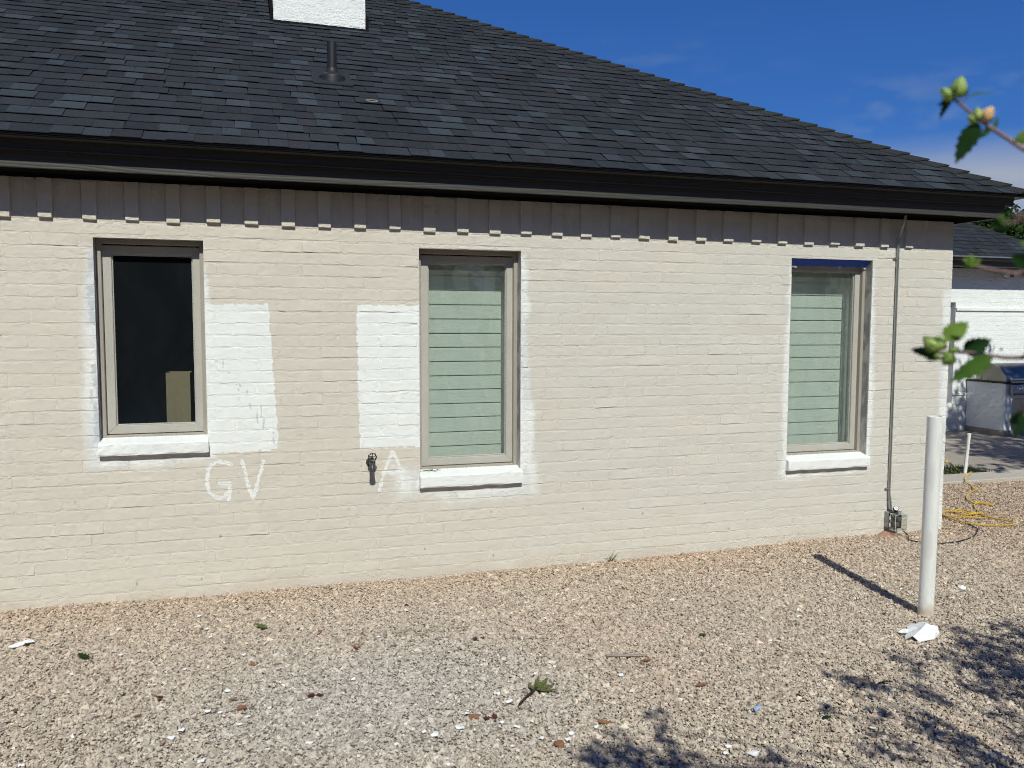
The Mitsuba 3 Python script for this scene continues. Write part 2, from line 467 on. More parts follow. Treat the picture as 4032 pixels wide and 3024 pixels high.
# ------------------------------------------------------------------ ground
def ground_sheet():
    xs = np.concatenate([[-400, -60, -14], np.arange(-7, 14.01, 0.16), [22, 80, 400]])
    ys = np.concatenate([[-400, -60, -16], np.arange(-9, 1.49, 0.16), [1.5, 1.56, 8, 30, 400]])
    X, Y = np.meshgrid(xs, ys, indexing="ij")
    Z = gz(X, Y) - 0.010
    Z[(Y > 1.52)] = -0.06
    n, m = X.shape
    i, j = np.meshgrid(np.arange(n - 1), np.arange(m - 1), indexing="ij")
    a = (i * m + j).ravel()
    return np.stack([X.ravel(), Y.ravel(), Z.ravel()], 1), np.stack([a, a + m, a + m + 1, a + 1], 1)


add("ground", ground_sheet(), "gravel_base", "bare sandy ground under the gravel beside the house", kind="structure", smooth=True)


def gravel():
    zones = [(-2.4, 5.33, -3.2, -0.002, 14500), (5.33, 9.0, -0.6, 1.49, 7500), (5.33, 7.0, -3.2, -0.6, 9000)]
    P = []
    for x0, x1, y0, y1, dn in zones:
        n = int((x1 - x0) * (y1 - y0) * dn)
        P.append(np.stack([rng.uniform(x0, x1, n), rng.uniform(y0, y1, n)], 1))
    P = np.vstack(P)
    x, y = P[:, 0], P[:, 1]
    # only what the frame can see with a step to either side; sparser in that margin
    ahead = (x * FWD[0] + (y - CAM[1]) * FWD[1])
    side = x * 0.955 - (y - CAM[1]) * 0.296
    over = np.abs(side) - 0.62 * ahead
    keep = (ahead > 1.9) & (over < 0.9) & ((over < 0.25) | (rng.random(len(x)) < 0.45)) & ((ahead > 2.15) | (rng.random(len(x)) < 0.5))
    keep &= ~((x > 5.33) & (y > 0.0) & (side < 0.3 * ahead))
    # thinner far to the right, where stones are under two pixels
    x, y = x[keep], y[keep]
    n = len(x)
    d = np.hypot(x, y - CAM[1])
    big = meshkit.fbm(np.stack([x * 1.1, y * 1.1, 0 * x], -1), 3, 4)
    s = np.exp(rng.normal(0, 0.36, n)) * 0.0062 * (0.88 + 0.25 * big)
    rare = rng.random(n)
    s[rare > 0.993] *= 1.8
    s = np.clip(s, 0.0026, 0.018)
    octa = np.array([[1, 0, 0], [-1, 0, 0], [0, 1, 0], [0, -1, 0], [0, 0, 1], [0, 0, -1]], float)
    V = octa[None] * (0.8 + 0.5 * rng.random((n, 6, 1))) + rng.normal(0, 0.24, (n, 6, 3))
    V[:, :, 0] *= rng.uniform(0.8, 1.45, n)[:, None]
    V[:, :, 2] *= rng.uniform(0.45, 0.9, n)[:, None]
    ang = rng.uniform(0, 2 * np.pi, n); tl = rng.normal(0, 0.38, n); tl2 = rng.normal(0, 0.38, n)
    c, q = np.cos(tl)[:, None], np.sin(tl)[:, None]
    V[..., 0], V[..., 2] = V[..., 0] * c - V[..., 2] * q, V[..., 0] * q + V[..., 2] * c
    c, q = np.cos(tl2)[:, None], np.sin(tl2)[:, None]
    V[..., 1], V[..., 2] = V[..., 1] * c - V[..., 2] * q, V[..., 1] * q + V[..., 2] * c
    c, q = np.cos(ang)[:, None], np.sin(ang)[:, None]
    V[..., 0], V[..., 1] = V[..., 0] * c - V[..., 1] * q, V[..., 0] * q + V[..., 1] * c
    V *= s[:, None, None]
    V[..., 0] += x[:, None]; V[..., 1] += y[:, None]
    V[..., 2] += (gz(x, y) + rng.uniform(-0.008, 0.004, n))[:, None]
    V[..., 1] = np.where((x < 5.33)[:, None], np.minimum(V[..., 1], -0.001), V[..., 1])
    pal = np.array([(.545, .470, .375), (.510, .435, .345), (.590, .520, .425), (.480, .405, .320), (.525, .465, .395), (.530, .415, .325), (.400, .345, .285), (.640, .585, .505), (.400, .275, .215), (.15, .13, .12)])
    w = np.array([.25, .23, .15, .14, .09, .06, .045, .02, .010, .005])
    C = pal[rng.choice(len(pal), n, p=w / w.sum())] * np.exp(rng.normal(0, 0.15, n))[:, None] * np.array([0.955, 0.94, 0.965])
    pink = np.clip((big - 0.50) * 3, 0, 1) * 0.35 + 0.55 * np.exp(-np.clip(-y, 0, 9) / 0.42)
    C = C * (1 - pink[:, None]) + pink[:, None] * C * np.array([1.01, 0.88, 0.79])
    grey = np.exp(-(((x - 0.50) / 0.90) ** 2 + ((y + 1.68) / 0.72) ** 2)) * 0.68
    C = C * (1 - grey[:, None]) + grey[:, None] * (C.mean(1, keepdims=True) * np.array([1.12, 1.05, 1.0]) + 0.015)
    damp = np.exp(-(((x - 0.79 + 0.25 * (y + 0.95)) / 0.17) ** 2 + ((y + 0.95) / 0.055) ** 2)) * 0.6
    C *= (1 - damp * rng.random(n))[:, None] * np.array([1, 1, 1])
    F = np.array([[0, 2, 4], [2, 1, 4], [1, 3, 4], [3, 0, 4], [2, 0, 5], [1, 2, 5], [3, 1, 5], [0, 3, 5]])
    faces = (F[None] + 6 * np.arange(n)[:, None, None]).reshape(-1, 3)
    return (V.reshape(-1, 3), faces), np.repeat(C, 6, 0)


gm, gc = gravel()
add("gravel", gm, "stone_colours", "crushed tan and grey gravel spread in front of the brick wall", "gravel", kind="stuff", color=gc)

# patio, bed and kerb at the far right
add("patio", (np.array([[3, 2.36, .0], [40, 2.36, .0], [40, 30, .0], [3, 30, .0], [7.98, 1.5, .0], [40, 1.5, 0], [40, 2.36, 0.0], [7.98, 2.36, 0.0]], float), np.array([[0, 1, 2], [0, 2, 3], [4, 5, 6], [4, 6, 7]])),
    "patio_concrete", "brown concrete patio in dappled shade", kind="structure")
add("planting_bed", box(3, 7.975, 1.86, 2.36, -0.05, -0.004), "bed_soil", "strip of dark soil between the kerb and the patio", kind="structure")
add("kerb", cbox(5.0, 8.35, 1.50, 1.862, -0.05, 0.036, 0.006), "kerb_concrete", "low tan concrete kerb edging the gravel", kind="structure")


def grass(n, x0, x1, y0, y1, h):
    ms = []
    for _ in range(n):
        x, y = rnd.uniform(x0, x1), rnd.uniform(y0, y1)
        hh, a = h * rnd.uniform(.4, 1.2), rnd.uniform(0, 6.28)
        dx, dy = math.cos(a), math.sin(a)
        l = rnd.uniform(.2, .9) * hh
        w = rnd.uniform(.003, .007)
        p = np.array([[x - dy * w, y + dx * w, 0], [x + dy * w, y - dx * w, 0], [x + dx * l * .4 + dy * w * .7, y + dy * l * .4 - dx * w * .7, hh * .7], [x + dx * l * .4 - dy * w * .7, y + dy * l * .4 + dx * w * .7, hh * .7], [x + dx * l, y + dy * l, hh]])
        ms.append((p, np.array([[0, 1, 2], [0, 2, 3], [3, 2, 4]])))
    return join(ms)


add("grass", grass(800, 6.4, 7.97, 1.87, 2.33, .05), "leaf_far", "patchy green weeds growing in the soil strip behind the kerb", "grass", kind="stuff")

# ------------------------------------------------------------------ main house
H = thing("house", "painted beige brick house with dark shingled hip roof and three windows", "house")
XC, TP, ZE, OV, EXP = 5.332, 0.5938, 2.663, 0.36, 0.1387
CP = math.cos(math.atan(TP))
XR = XC + OV                                              # right eave corner
WINS = [(-.882, -.285, .985, 2.165), (1.022, 1.714, .70, 2.158), (3.832, 4.563, .668, 2.168)]
SILLS = [(.893, .962), (.597, .676), (.572, .645)]
XL = -4.2


def wall_front():
    from shapely.geometry import box as sb
    from shapely.ops import unary_union
    g = sb(XL, -0.15, XC - 0.004, 2.60).difference(unary_union([sb(a, SILLS[i][1] - 0.03, b, d) for i, (a, b, c, d) in enumerate(WINS)]))
    m = trimesh.creation.extrude_polygon(g, 0.17, engine="earcut")
    v = np.array(m.vertices)
    return np.stack([v[:, 0], 0.174 - v[:, 2], v[:, 1]], 1), np.array(m.faces)[:, ::-1]


part(H, "wall", wall_front(), "painted_brick_coat")
part(H, "side_wall", join([box(XC - .18, XC, 0.176, 9, -.15, 2.6), box(XL - .17, XL, -.3, 9, -.15, 2.6), box(XL, XC, 9, 9.17, -.15, 2.6)]), "white_brick_coat")


def cut(rects, hole):
    out = []
    a, b, c, d = hole
    for x0, x1, z0, z1 in rects:
        if x1 <= a or x0 >= b or z1 <= c or z0 >= d:
            out.append((x0, x1, z0, z1)); continue
        if z1 > d + .02: out.append((max(x0, a), min(x1, b), d, z1))
        if z0 < c - .02: out.append((max(x0, a), min(x1, b), z0, c))
        if x0 < a - .02: out.append((x0, a, z0, z1))
        if x1 > b + .02: out.append((b, x1, z0, z1))
    return out


def brick_mesh(x0, x1, z0, z1, base=0.004, proud=None, r=rnd, n=5, rough=.0012):
    g = .0016
    pr = -base + .0007 + (r.uniform(.0001, .0009) if proud is None else proud)
    L = x1 - x0
    n = max(2, int(n * min(1, L / .2)) + 1)
    dz0, dz1 = r.uniform(-.003, .003), r.uniform(-.003, .003)
    bot, top = r.uniform(.001, .003), r.uniform(.004, .010)
    ge = g if r.random() < .30 else 0.0
    lip = r.uniform(0, .0014) if r.random() < .78 else r.uniform(.002, .006)
    front, back = [], []
    for k in range(n):
        u = k / (n - 1)
        x = x0 + ge + u * (L - 2 * ge)
        xi = x0 + ge + (.007 if ge else .0003) + u * (L - 2 * ge - (.014 if ge else .0006))
        j0, j1 = r.uniform(-1, 1) * rough, r.uniform(-1, 1) * rough
        zb, zt = z0 + g + dz0 * u + j0 * 1.6, z1 - g + dz1 * u + j1 * 1.6
        front.append(((xi, -pr - lip * r.random(), zb + bot), (xi, -pr + .0006 + j1 * .4, zt - top)))
        back.append(((x, base + (.0008 if ge or 0 < k < n - 1 else .0002), zb), (x, base + (.0008 if ge or 0 < k < n - 1 else .0002), zt)))
    v = [p for pr_ in front for p in pr_] + [p for pr_ in back for p in pr_]
    f, o = [], 2 * n
    for k in range(n - 1):
        a, b, c, d = 2 * k, 2 * k + 1, 2 * k + 2, 2 * k + 3
        f += [[a, c, d], [a, d, b], [o + a, c, a], [o + a, o + c, c], [b, d, o + d], [b, o + d, o + b]]
    e = 2 * (n - 1)
    f += [[0, 1, o + 1], [0, o + 1, o], [e, o + e + 1, e + 1], [e, o + e, o + e + 1]]
    return np.array(v, float), np.array(f)


COURSE, BL = 0.0731, 0.2485
bricks = []
row, z = 0, 2.187 + COURSE
ztop = 2.187 + COURSE - .003
while ztop > -0.09:
    zb = ztop - COURSE
    x = XL + (0 if row % 2 else BL / 2) - BL
    while x < XC:
        x1 = x + BL + rnd.uniform(-.006, .006)
        r_ = [(max(x, XL), min(x1, XC), zb, ztop)]
        for i, (a, b, c, d) in enumerate(WINS):
            r_ = cut(r_, (a - .001, b + .001, SILLS[i][0] - .004, d))
        bricks += [q for q in r_ if q[1] - q[0] > .02 and q[3] - q[2] > .02]
        x = x1
    ztop = zb; row += 1


def seen_size(q):
    c = np.array([(q[0] + q[1]) / 2, 0, (q[2] + q[3]) / 2]) - CAM
    depth = c @ FWD
    sx, sy = (c @ np.array([.9551, -.2961, 0])) / depth, (c @ UP) / depth
    vis = abs(sx) < .62 and abs(sy) < .465 and q[3] > 0.02
    return -(q[1] - q[0]) * (q[3] - q[2]) / depth ** 2 * (1 if vis else .001)


bricks.sort(key=seen_size)
for q in bricks[:300]:
    part(H, "wall__brick", brick_mesh(*q), "painted_brick_coat")
part(H, "wall__brickwork", join([brick_mesh(*q) for q in bricks[300:]]), "painted_brick_coat", kind="stuff", label="rest of the beige painted bricks in the wall")

CORB = [-1.55, -1.332, -1.12, -.894, -.669, -.447, -.222, -.006, .21, .428, .645, .865, 1.089, 1.31, 1.528, 1.745, 1.965, 2.178, 2.397, 2.614, 2.837, 3.06, 3.284, 3.514, 3.738, 3.968, 4.197, 4.421, 4.655, 4.889]


def soldier(x0, x1, z0, z1, y0, r=rnd):
    v, f = cbox(x0, x1, y0, .006, z0, z1, .0022)
    j = np.array([r.uniform(-.0015, .0015) for _ in range(v.size)]).reshape(v.shape)
    return v + j * (v[:, 1:2] < 0), f


for i, cx in enumerate(CORB):
    w = .038 + rnd.uniform(-.003, .003)
    b = 2.266 + (0.006 if cx > 3 else 0) + rnd.uniform(-.005, .005)
    part(H, "soldier_brick", soldier(cx - w, cx + w, b, 2.487, -.0175 + rnd.uniform(-.003, .003)), "painted_brick_coat")
    nx = CORB[i + 1] if i + 1 < len(CORB) else cx + .222
    g = (nx - cx - .084) / 2
    for k in (0, 1):
        x0 = cx + .042 + k * g
        part(H, "soldier_brick", soldier(x0, x0 + g - .0015, 2.259, 2.487, +.0028 + rnd.uniform(-.0006, .0006)), "painted_brick_coat")

# windows
def sill_mesh(x0, x1, z0, z1):
    n = 15
    prof = [(-.034, z0), (-.037, z0 + .010), (-.037, z1 - .006), (-.031, z1 + .002), (.10, z1 + .030), (.10, z0)]
    v, f, m = [], [], len(prof)
    for k in range(n):
        x = x0 + (x1 - x0) * k / (n - 1)
        for j, (y, z) in enumerate(prof):
            e = .0022 if j < 4 else 0
            v.append((x + (rnd.uniform(-.002, .002) if k in (0, n - 1) else 0), y + rnd.uniform(-e, e), z + rnd.uniform(-e, e)))
    for k in range(n - 1):
        for j in range(m):
            i2 = (j + 1) % m
            f += [[k * m + j, k * m + i2, (k + 1) * m + i2], [k * m + j, (k + 1) * m + i2, (k + 1) * m + j]]
    for j in range(1, m - 1):
        f += [[0, j + 1, j], [(n - 1) * m, (n - 1) * m + j, (n - 1) * m + j + 1]]
    return np.array(v, float), np.array(f)


for i, (a, b, c, d) in enumerate(WINS):
    W = numbered(f"{H}__window")
    tag(W, ["left window with bare dark glass", "middle window with closed white shutters", "right window with closed shutters and blue tape at its head"][i])
    # sill: sloping painted rowlock, ends wander a little
    s0, s1 = SILLS[i]
    part(W, "sill", sill_mesh(a - .004, b + .006, s0, s1), "white_brick_coat")

    def ring(x0, x1, z0, z1, w, y0, y1, bev):
        out = []
        for (p, q, nx, nz) in (((x0, z0), (x1, z0), 0, 1), ((x1, z0), (x1, z1), -1, 0), ((x1, z1), (x0, z1), 0, -1), ((x0, z1), (x0, z0), 1, 0)):
            tx, tz = np.sign(q[0] - p[0]), np.sign(q[1] - p[1])
            e = .0008
            vs = []
            for o_, y in ((0, y1), (0, y0 + bev), (bev, y0), (w - bev, y0), (w, y0 + bev), (w, y1)):
                vs.append((p, o_, y))
            L = []
            for end, sg in ((p, 1), (q, -1)):
                for _, o_, y in vs:
                    L.append((end[0] + nx * o_ + sg * tx * (o_ + e), y, end[1] + nz * o_ + sg * tz * (o_ + e)))
            f = []
            for k in range(6):
                j = (k + 1) % 6
                f += [[k, j, 6 + j], [k, 6 + j, 6 + k]]
            for k in range(1, 5):
                f += [[0, k + 1, k], [6, 6 + k, 6 + k + 1]]
            out.append((np.array(L, float), np.array(f)))
        return join(out)

    part(W, "frame", ring(a + .001, b - .001, c - .012, d - .001, .026, .078, .172, .002), "outer_frame_paint")
    part(W, "track", ring(a + .0275, b - .0275, c + .0145, d - .0275, .006, .122, .172, .001), "frame_dark")
    ss = [(-.856, -.302), (1.052, 1.697), (3.864, 4.545)][i]
    zs = (c + .018, d - .034)
    part(W, "sash", ring(ss[0], ss[1], zs[0], zs[1], .052, .112, .15, .003), "frame_paint")
    part(W, "glazing_bead", ring(ss[0] + .0525, ss[1] - .0525, zs[0] + .0525, zs[1] - .0525, .006, .124, .15, .002), "frame_paint")
    gl = (ss[0] + .05, ss[1] - .05, zs[0] + .05, zs[1] - .05)
    part(W, "pane", (np.array([[gl[0], .137, gl[2]], [gl[1], .137, gl[2]], [gl[1], .137, gl[3]], [gl[0], .137, gl[3]]]), np.array([[0, 1, 2], [0, 2, 3]])), "dark_glass" if i == 0 else "tinted_glass")
    # jambs of the room behind, closed so that no daylight leaks in
    rx = .5 if i == 0 else .02
    dp = 3.2 if i == 0 else .55
    part(W, "room", join([box(a - rx - .02, a - rx, .176, dp, .0, 2.5), box(b + rx, b + rx + .02, .176, dp, .0, 2.5), box(a - rx, b + rx, .176, dp, 2.48, 2.5), box(a - rx, b + rx, .176, dp, .0, .02), box(a - rx - .02, b + rx + .02, dp, dp + .02, .0, 2.5)]), "room_dark")
    if i:
        x0, x1 = (1.045, 1.655) if i == 1 else (3.86, 4.505)
        lines = np.array([2.10, 2.002, 1.901, 1.802, 1.704, 1.605, 1.509, 1.411, 1.313, 1.216, 1.119, 1.022, .921, .823]) + (0.001 if i == 2 else 0)
        if i == 2:
            lines[-4:] = [1.098, .998, .895, .795]
        for k in range(len(lines) - 1):
            za, zb = lines[k + 1] + .0034, lines[k] - .0034
            h = (zb - za) / 2
            prof = [(-.0065, za), (-.0085, za + .002), (-.0105, zb - .002), (-.0085, zb), (.002, zb), (.004, za)]
            part(W, "slat", prism([(y + .275, zz) for y, zz in prof], x0, x1), "slat_paint")
        part(W, "shutter_frame", join([box(x1 + .003, x1 + .022, .255, .285, .68, 2.15), box(x0, x1 + .002, .262, .285, .69, lines[-1] - .004), box(x1 + .023, x1 + .05, .22, .30, .67, 2.15), box(x0 - .04, x0 - .002, .25, .285, .68, 2.15), box(x0 - .04, x1 + .05, .32, .33, .67, 2.15)]), "slat_paint")

# roof: shell, shingles, caps, trim
RUN = 5.6
ridge = ZE + TP * RUN


def roof_shell():
    y0, y1 = -OV, -OV + 2 * RUN
    xl = XL - .4
    v = np.array([[xl, y0, ZE], [XR, y0, ZE], [XR, y1, ZE], [xl, y1, ZE], [xl, y0 + RUN, ridge], [XR - RUN, y0 + RUN, ridge]], float)
    v[:, 2] -= .012
    return v, np.array([[0, 1, 5], [0, 5, 4], [1, 2, 5], [2, 3, 4], [2, 4, 5], [0, 4, 3]])


ROOF = numbered(f"{H}__roof")
scene[ROOF] = mikit.ply(roof_shell(), "roof_felt")


def tabs(x_left, x_corner, y_eave, z_eave, rows, key, r):
    """one (mesh, tone, nearness) per visible tab; s runs up the slope"""
    out, butts = [], []
    S = np.array([0, CP, CP * TP]); N = np.array([0, -TP * CP, CP])
    O = np.array([0, y_eave, z_eave])
    for i in range(rows):
        s0, s1 = i * EXP, (i + 1) * EXP + .012
        x = x_left + r.uniform(-.2, 0)
        prev = 0
        while x < x_corner - s0 * CP:
            w = r.choice([.10, .115, .13, .145, .16, .185]) * r.uniform(.92, 1.08)
            raised = r.random() < (.35 if prev else .72)
            prev = raised
            tone = r.choices(range(6), [.02, .16, .26, .22, .20, .14] if raised else [.34, .36, .14, .14, .02, 0])[0]
            t0 = .0112 + r.uniform(-.001, .0022) if raised else .0078 + r.uniform(-.0008, .001)
            sl = r.uniform(-.010, .010) if raised else 0
            lim0, lim1 = x_corner - s0 * CP, x_corner - s1 * CP
            xa0, xb0, xa1, xb1 = x, min(x + w - .0015, lim0), min(x + sl, lim1), min(x + w - .0015 - sl * .5, lim1)
            dip = r.uniform(-.0012, .0012)
            c = [(xa0, s0 + dip, t0), (xb0, s0 + dip, t0), (xb1, s1, .0035 if raised else .001), (xa1, s1, .0035 if raised else .001)]
            v = [np.array([X, 0, 0]) + O + S * s + N * h for X, s, h in c] + [np.array([X, 0, 0]) + O + S * s + N * (h - .003) for X, s, h in c]
            f = np.array([[0, 1, 2], [0, 2, 3], [4, 5, 1], [4, 1, 0], [5, 6, 2], [5, 2, 1], [7, 4, 0], [7, 0, 3], [6, 7, 3], [6, 3, 2]])
            v = np.array(v)
            q = v[:4].mean(0) - CAM
            dep = q @ FWD
            sx, sy = (q @ np.array([.9551, -.2961, 0])) / dep, (q @ UP) / dep
            vis = abs(sx) < .63 and abs(sy) < .48
            if xb0 - xa0 > .01:
                out.append(((v, f), tone, (xb0 - xa0) / dep ** 3 * (1 if vis else .01), vis))
                e = [np.array([X, 0, 0]) + O + S * (s0 + dip + ds) + N * h for X in (xa0, xb0) for ds in (.0022, .006) for h in (-.006, t0 - .0028)]
                butts.append((np.array(e), box(0, 1, 0, 1, 0, 1)[1]))
            x += w
    return out, join(butts)


tb, butts = tabs(XL - .4, XR, -OV, ZE, 37, "shingle", random.Random(21))
tb.sort(key=lambda q: -q[2])
for m, t, _, _ in tb[:300]:
    part(ROOF, "shingle", m, f"shingle_tone_{t}")
part(ROOF, "shingle_edge", butts, "roof_felt", kind="stuff", label="black asphalt butt edges under the shingles")
rest = {}
for m, t, _, _ in tb[300:]:
    rest.setdefault(t, []).append(m)
for t in sorted(rest):
    part(ROOF, "shingle_field", join(rest[t]), f"shingle_tone_{t}", kind="stuff", label="remaining dark shingles higher up the roof, one of their mixed grey tones")


def cap(t, xc, ye, ze, step):
    """one folded hip shingle; t = run from the eave corner"""
    d = np.array([-1, 1, TP]); L = np.linalg.norm(d); d = d / L
    a = np.array([-1.0, 0, 0]) - d * (np.array([-1.0, 0, 0]) @ d)     # across, lying in the front slope
    a = np.array([-1.0, 0, 0]) * 1.0
    b = np.array([0, 1.0, 0])
    upn = np.array([0, 0, 1.0])
    P = np.array([xc - t, ye + t, ze + TP * t])
    w = .135
    rows = []
    for s, lift in ((0, .031), (step * 1.25, .010)):
        o = P + d * s + upn * lift
        pts = [o + a * w + upn * (-.010 + (.004 if s else .0)), o + a * w * .5 + upn * .006, o + upn * .012, o + b * w * .5 + upn * .006, o + b * w + upn * (-.010)]
        # the left wing lies on the front slope (moving -x there keeps z), the other on the side slope
        rows.append(pts)
    top = rows[0] + rows[1]
    bot = [p - upn * .010 for p in top]
    v = np.array(top + bot)
    f = []
    for k in range(4):
        f += [[k, k + 1, 6 + k], [k, 6 + k, 5 + k], [10 + k, 16 + k, 11 + k], [10 + k, 15 + k, 16 + k], [k, 10 + k, 11 + k], [k, 11 + k, k + 1]]
    f += [[0, 5, 15], [0, 15, 10], [4, 14, 19], [4, 19, 9]]
    return v, np.array(f)


STEP = .156
k = 0
while k * STEP / math.sqrt(2 + TP * TP) < 4.9:
    part(ROOF, "hip_cap", cap(-.012 + k * STEP / math.sqrt(2 + TP * TP) + rnd.uniform(-.003, .003), XR, -OV, ZE, STEP), "cap_tone", smooth=25)
    k += 1

XLL = XL - .4


def eave_run(o, z0, z1, th):
    """an L shaped board: along the front and round the right corner"""
    return join([box(XLL, XC + o, -o, -o + th, z0, z1), box(XC + o - th, XC + o, -o + th + .0005, 9, z0, z1)])


part(H, "fascia", eave_run(.240, 2.504, 2.62, .03), "fascia_paint")
part(H, "fascia", eave_run(.280, 2.594, 2.638, .037), "fascia_paint")
part(H, "fascia_bead", eave_run(.287, 2.589, 2.5935, .0068), "fascia_paint")
part(H, "drip_edge", eave_run(.284, 2.630, 2.658, .02), "trim_black")
part(H, "drip_flange", join([box(XLL, XC + .352, -.352, -.27, 2.646, 2.651), box(XC + .27, XC + .352, -.27, 9, 2.646, 2.651)]), "trim_black")
part(H, "soffit", join([box(XLL, XC + .212, -.212, .0, 2.508, 2.518), box(XC - .01, XC + .212, .0005, 9, 2.508, 2.518)]), "soffit_black")
part(H, "frieze", box(XLL, XC + .012, -.022, -.001, 2.488, 2.507), "soffit_black")

# chimney
CH = numbered(f"{H}__chimney")
scene[CH] = mikit.ply(box(.209, .999, 2.388, 3.1, 3.9, 6.4), "white_brick_coat")
for c in range(9):
    z0 = 4.24 + c * COURSE
    x = .206 - (0 if c % 2 else BL / 2)
    while x < 1.0:
        a, b = max(x, .206), min(x + BL, 1.002)
        if b - a > .03:
            v, f = brick_mesh(a, b, z0, z0 + COURSE, base=.004)
            part(CH, "brick", (v + [0, 2.385, 0], f), "white_brick_coat")
        x += BL
fl = []
for x0, x1 in ((.178, .205), (1.003, 1.03)):
    y0, y1 = 2.375, 3.1
    zz = lambda y: ZE + TP * (y + OV)
    v = np.array([[x, y, zz(y) + dz] for x in (x0, x1) for y in (y0, y1) for dz in (-.02, .11)], float)
    fl.append((v, box(0, 1, 0, 1, 0, 1)[1]))
zz0 = ZE + TP * (2.375 + OV)
fl.append((np.array([[x, y, ZE + TP * (y + OV) + dz] for x in (.178, 1.03) for y in (2.33, 2.384) for dz in (.0, .014)], float), box(0, 1, 0, 1, 0, 1)[1]))
part(H, "chimney__flashing", join(fl), "roof_felt")

# roof vent
VT = numbered(f"{H}__vent_pipe")
vx, vy = .570, .93
vz = ZE + TP * (vy + OV)
part(VT, "pipe", xf(lathe([(.0, -.05), (.033, -.05), (.033, .262), (.029, .262), (.029, .2), (.0, .2)], 24), None, (vx, vy, vz)), "black_metal", smooth=40)
part(VT, "boot", xf(lathe([(.098, -.10), (.098, -.02), (.090, -.008), (.060, .006), (.046, .02), (.041, .045), (.036, .05), (.034, .05)], 28), None, (vx, vy, vz + .03)), "black_metal", smooth=35)
S_, N_ = np.array([0, CP, CP * TP]), np.array([0, -TP * CP, CP])
c0 = np.array([vx, vy, vz])
fv = [c0 + np.array([X, 0, 0]) + S_ * s + N_ * h for X in (-.145, .135) for s in (-.165, .16) for h in (.004, .0165)]
part(VT, "flange", (np.array(fv), box(0, 1, 0, 1, 0, 1)[1]), "shingle_tone_1")

# two dry curled leaves on the roof
def on_roof(x, y):
    return np.array([x, y, ZE + TP * (y + OV)]) + N_ * .013


ringp = [on_roof(.8 + .034 * math.cos(t) * (1.25 if math.cos(t) < 0 else 1), .50 + .019 * math.sin(t)) + N_ * .006 for t in np.linspace(0, 2 * np.pi, 17)]
add("rubber_ring", tube(ringp, .0036, 6), "wood_pale", "small pale rubber ring lying on the roof below the vent pipe", "ring", smooth=40)


# ------------------------------------------------------------------ things on and by the wall
tape = []
xs = np.linspace(3.834, 4.55, 15)
low = [2.118 + rnd.uniform(-.003, .003) for _ in xs]
v = [(x, .012 + .012 * (k % 2) * .1, 2.1675) for k, x in enumerate(xs)] + [(x, .070, z) for x, z in zip(xs, low)]
f = []
for k in range(14):
    f += [[k, k + 1, 16 + k], [k, 16 + k, 15 + k]]
TAPE = thing("masking_tape", "strip of blue masking tape along the head of the right window", "tape")
part(TAPE, "strip", (np.array(v, float), np.array(f)), "blue_tape")


def scrap(pts):
    n = len(pts)
    return np.array(pts, float), np.array([[0, k, k + 1] for k in range(1, n - 1)])


part(TAPE, "torn_edge", join([scrap([(3.836, .069, 2.121), (3.905, .068, 2.124), (3.93, .066, 2.112), (3.918, .064, 2.104), (3.88, .066, 2.107), (3.838, .066, 2.102)]),
                              scrap([(4.52, .069, 2.123), (4.553, .067, 2.121), (4.551, .06, 2.108), (4.535, .062, 2.102), (4.525, .065, 2.112)]),
                              scrap([(4.30, .069, 2.12), (4.33, .069, 2.12), (4.312, .066, 2.107), (4.306, .065, 2.096)])]), "paper_white", label="torn white paper hanging from the tape")

CB = thing("cardboard_box", "tall open cardboard carton standing inside the left window", "box")
part(CB, "wall", join([box(-.55, -.405, .40, .405, .03, 1.352), box(-.55, -.405, .62, .625, .03, 1.35), box(-.55, -.545, .405, .62, .03, 1.35), box(-.41, -.405, .405, .62, .03, 1.35)]), "cardboard")
0 and part(CB, "flap", (np.array([[-.549, .40, 1.351], [-.406, .40, 1.353], [-.410, .385, 1.315], [-.545, .385, 1.318]]), np.array([[0, 1, 2], [0, 2, 3]])), "cardboard")

SP = thing("garden_tap", "dark iron garden tap on the wall between the two white paint patches", "tap")
wx_, wy_, wz_ = .699, -.085, .827
ringp = [(wx_ + .024 * (1 + .10 * math.cos(7 * t)) * math.cos(t), wy_, wz_ + .024 * (1 + .10 * math.cos(7 * t)) * math.sin(t)) for t in np.linspace(0, 2 * np.pi, 43)]
part(SP, "wheel", join([tube(ringp, .0045, 6, False)] + [tube([(wx_, wy_, wz_), (wx_ + .023 * math.cos(t), wy_, wz_ + .023 * math.sin(t))], .003, 5) for t in np.arange(5) * 1.2566 + .3] + [tube([(wx_, wy_ - .006, wz_), (wx_, wy_ + .012, wz_)], .007, 8)]), "iron", smooth=40)
part(SP, "body", join([tube([(wx_, -.08, wz_ - .002), (wx_, -.045, .80), (wx_, -.035, .785)], [.008, .011, .016], 10), tube([(wx_, .004, .782), (wx_, -.035, .782), (wx_, -.05, .776)], [.017, .016, .016], 12), tube([(wx_, .002, .782), (wx_, -.007, .782)], .03, 14)]), "iron", smooth=40)
part(SP, "spout", join([tube(smooth_path([(wx_, -.04, .782), (wx_, -.066, .776), (wx_, -.082, .762), (wx_, -.088, .742)], 3), .0165, 12), tube([(wx_, -.088, .748), (wx_, -.0905, .733)], .0195, 12)]), "iron", smooth=40)

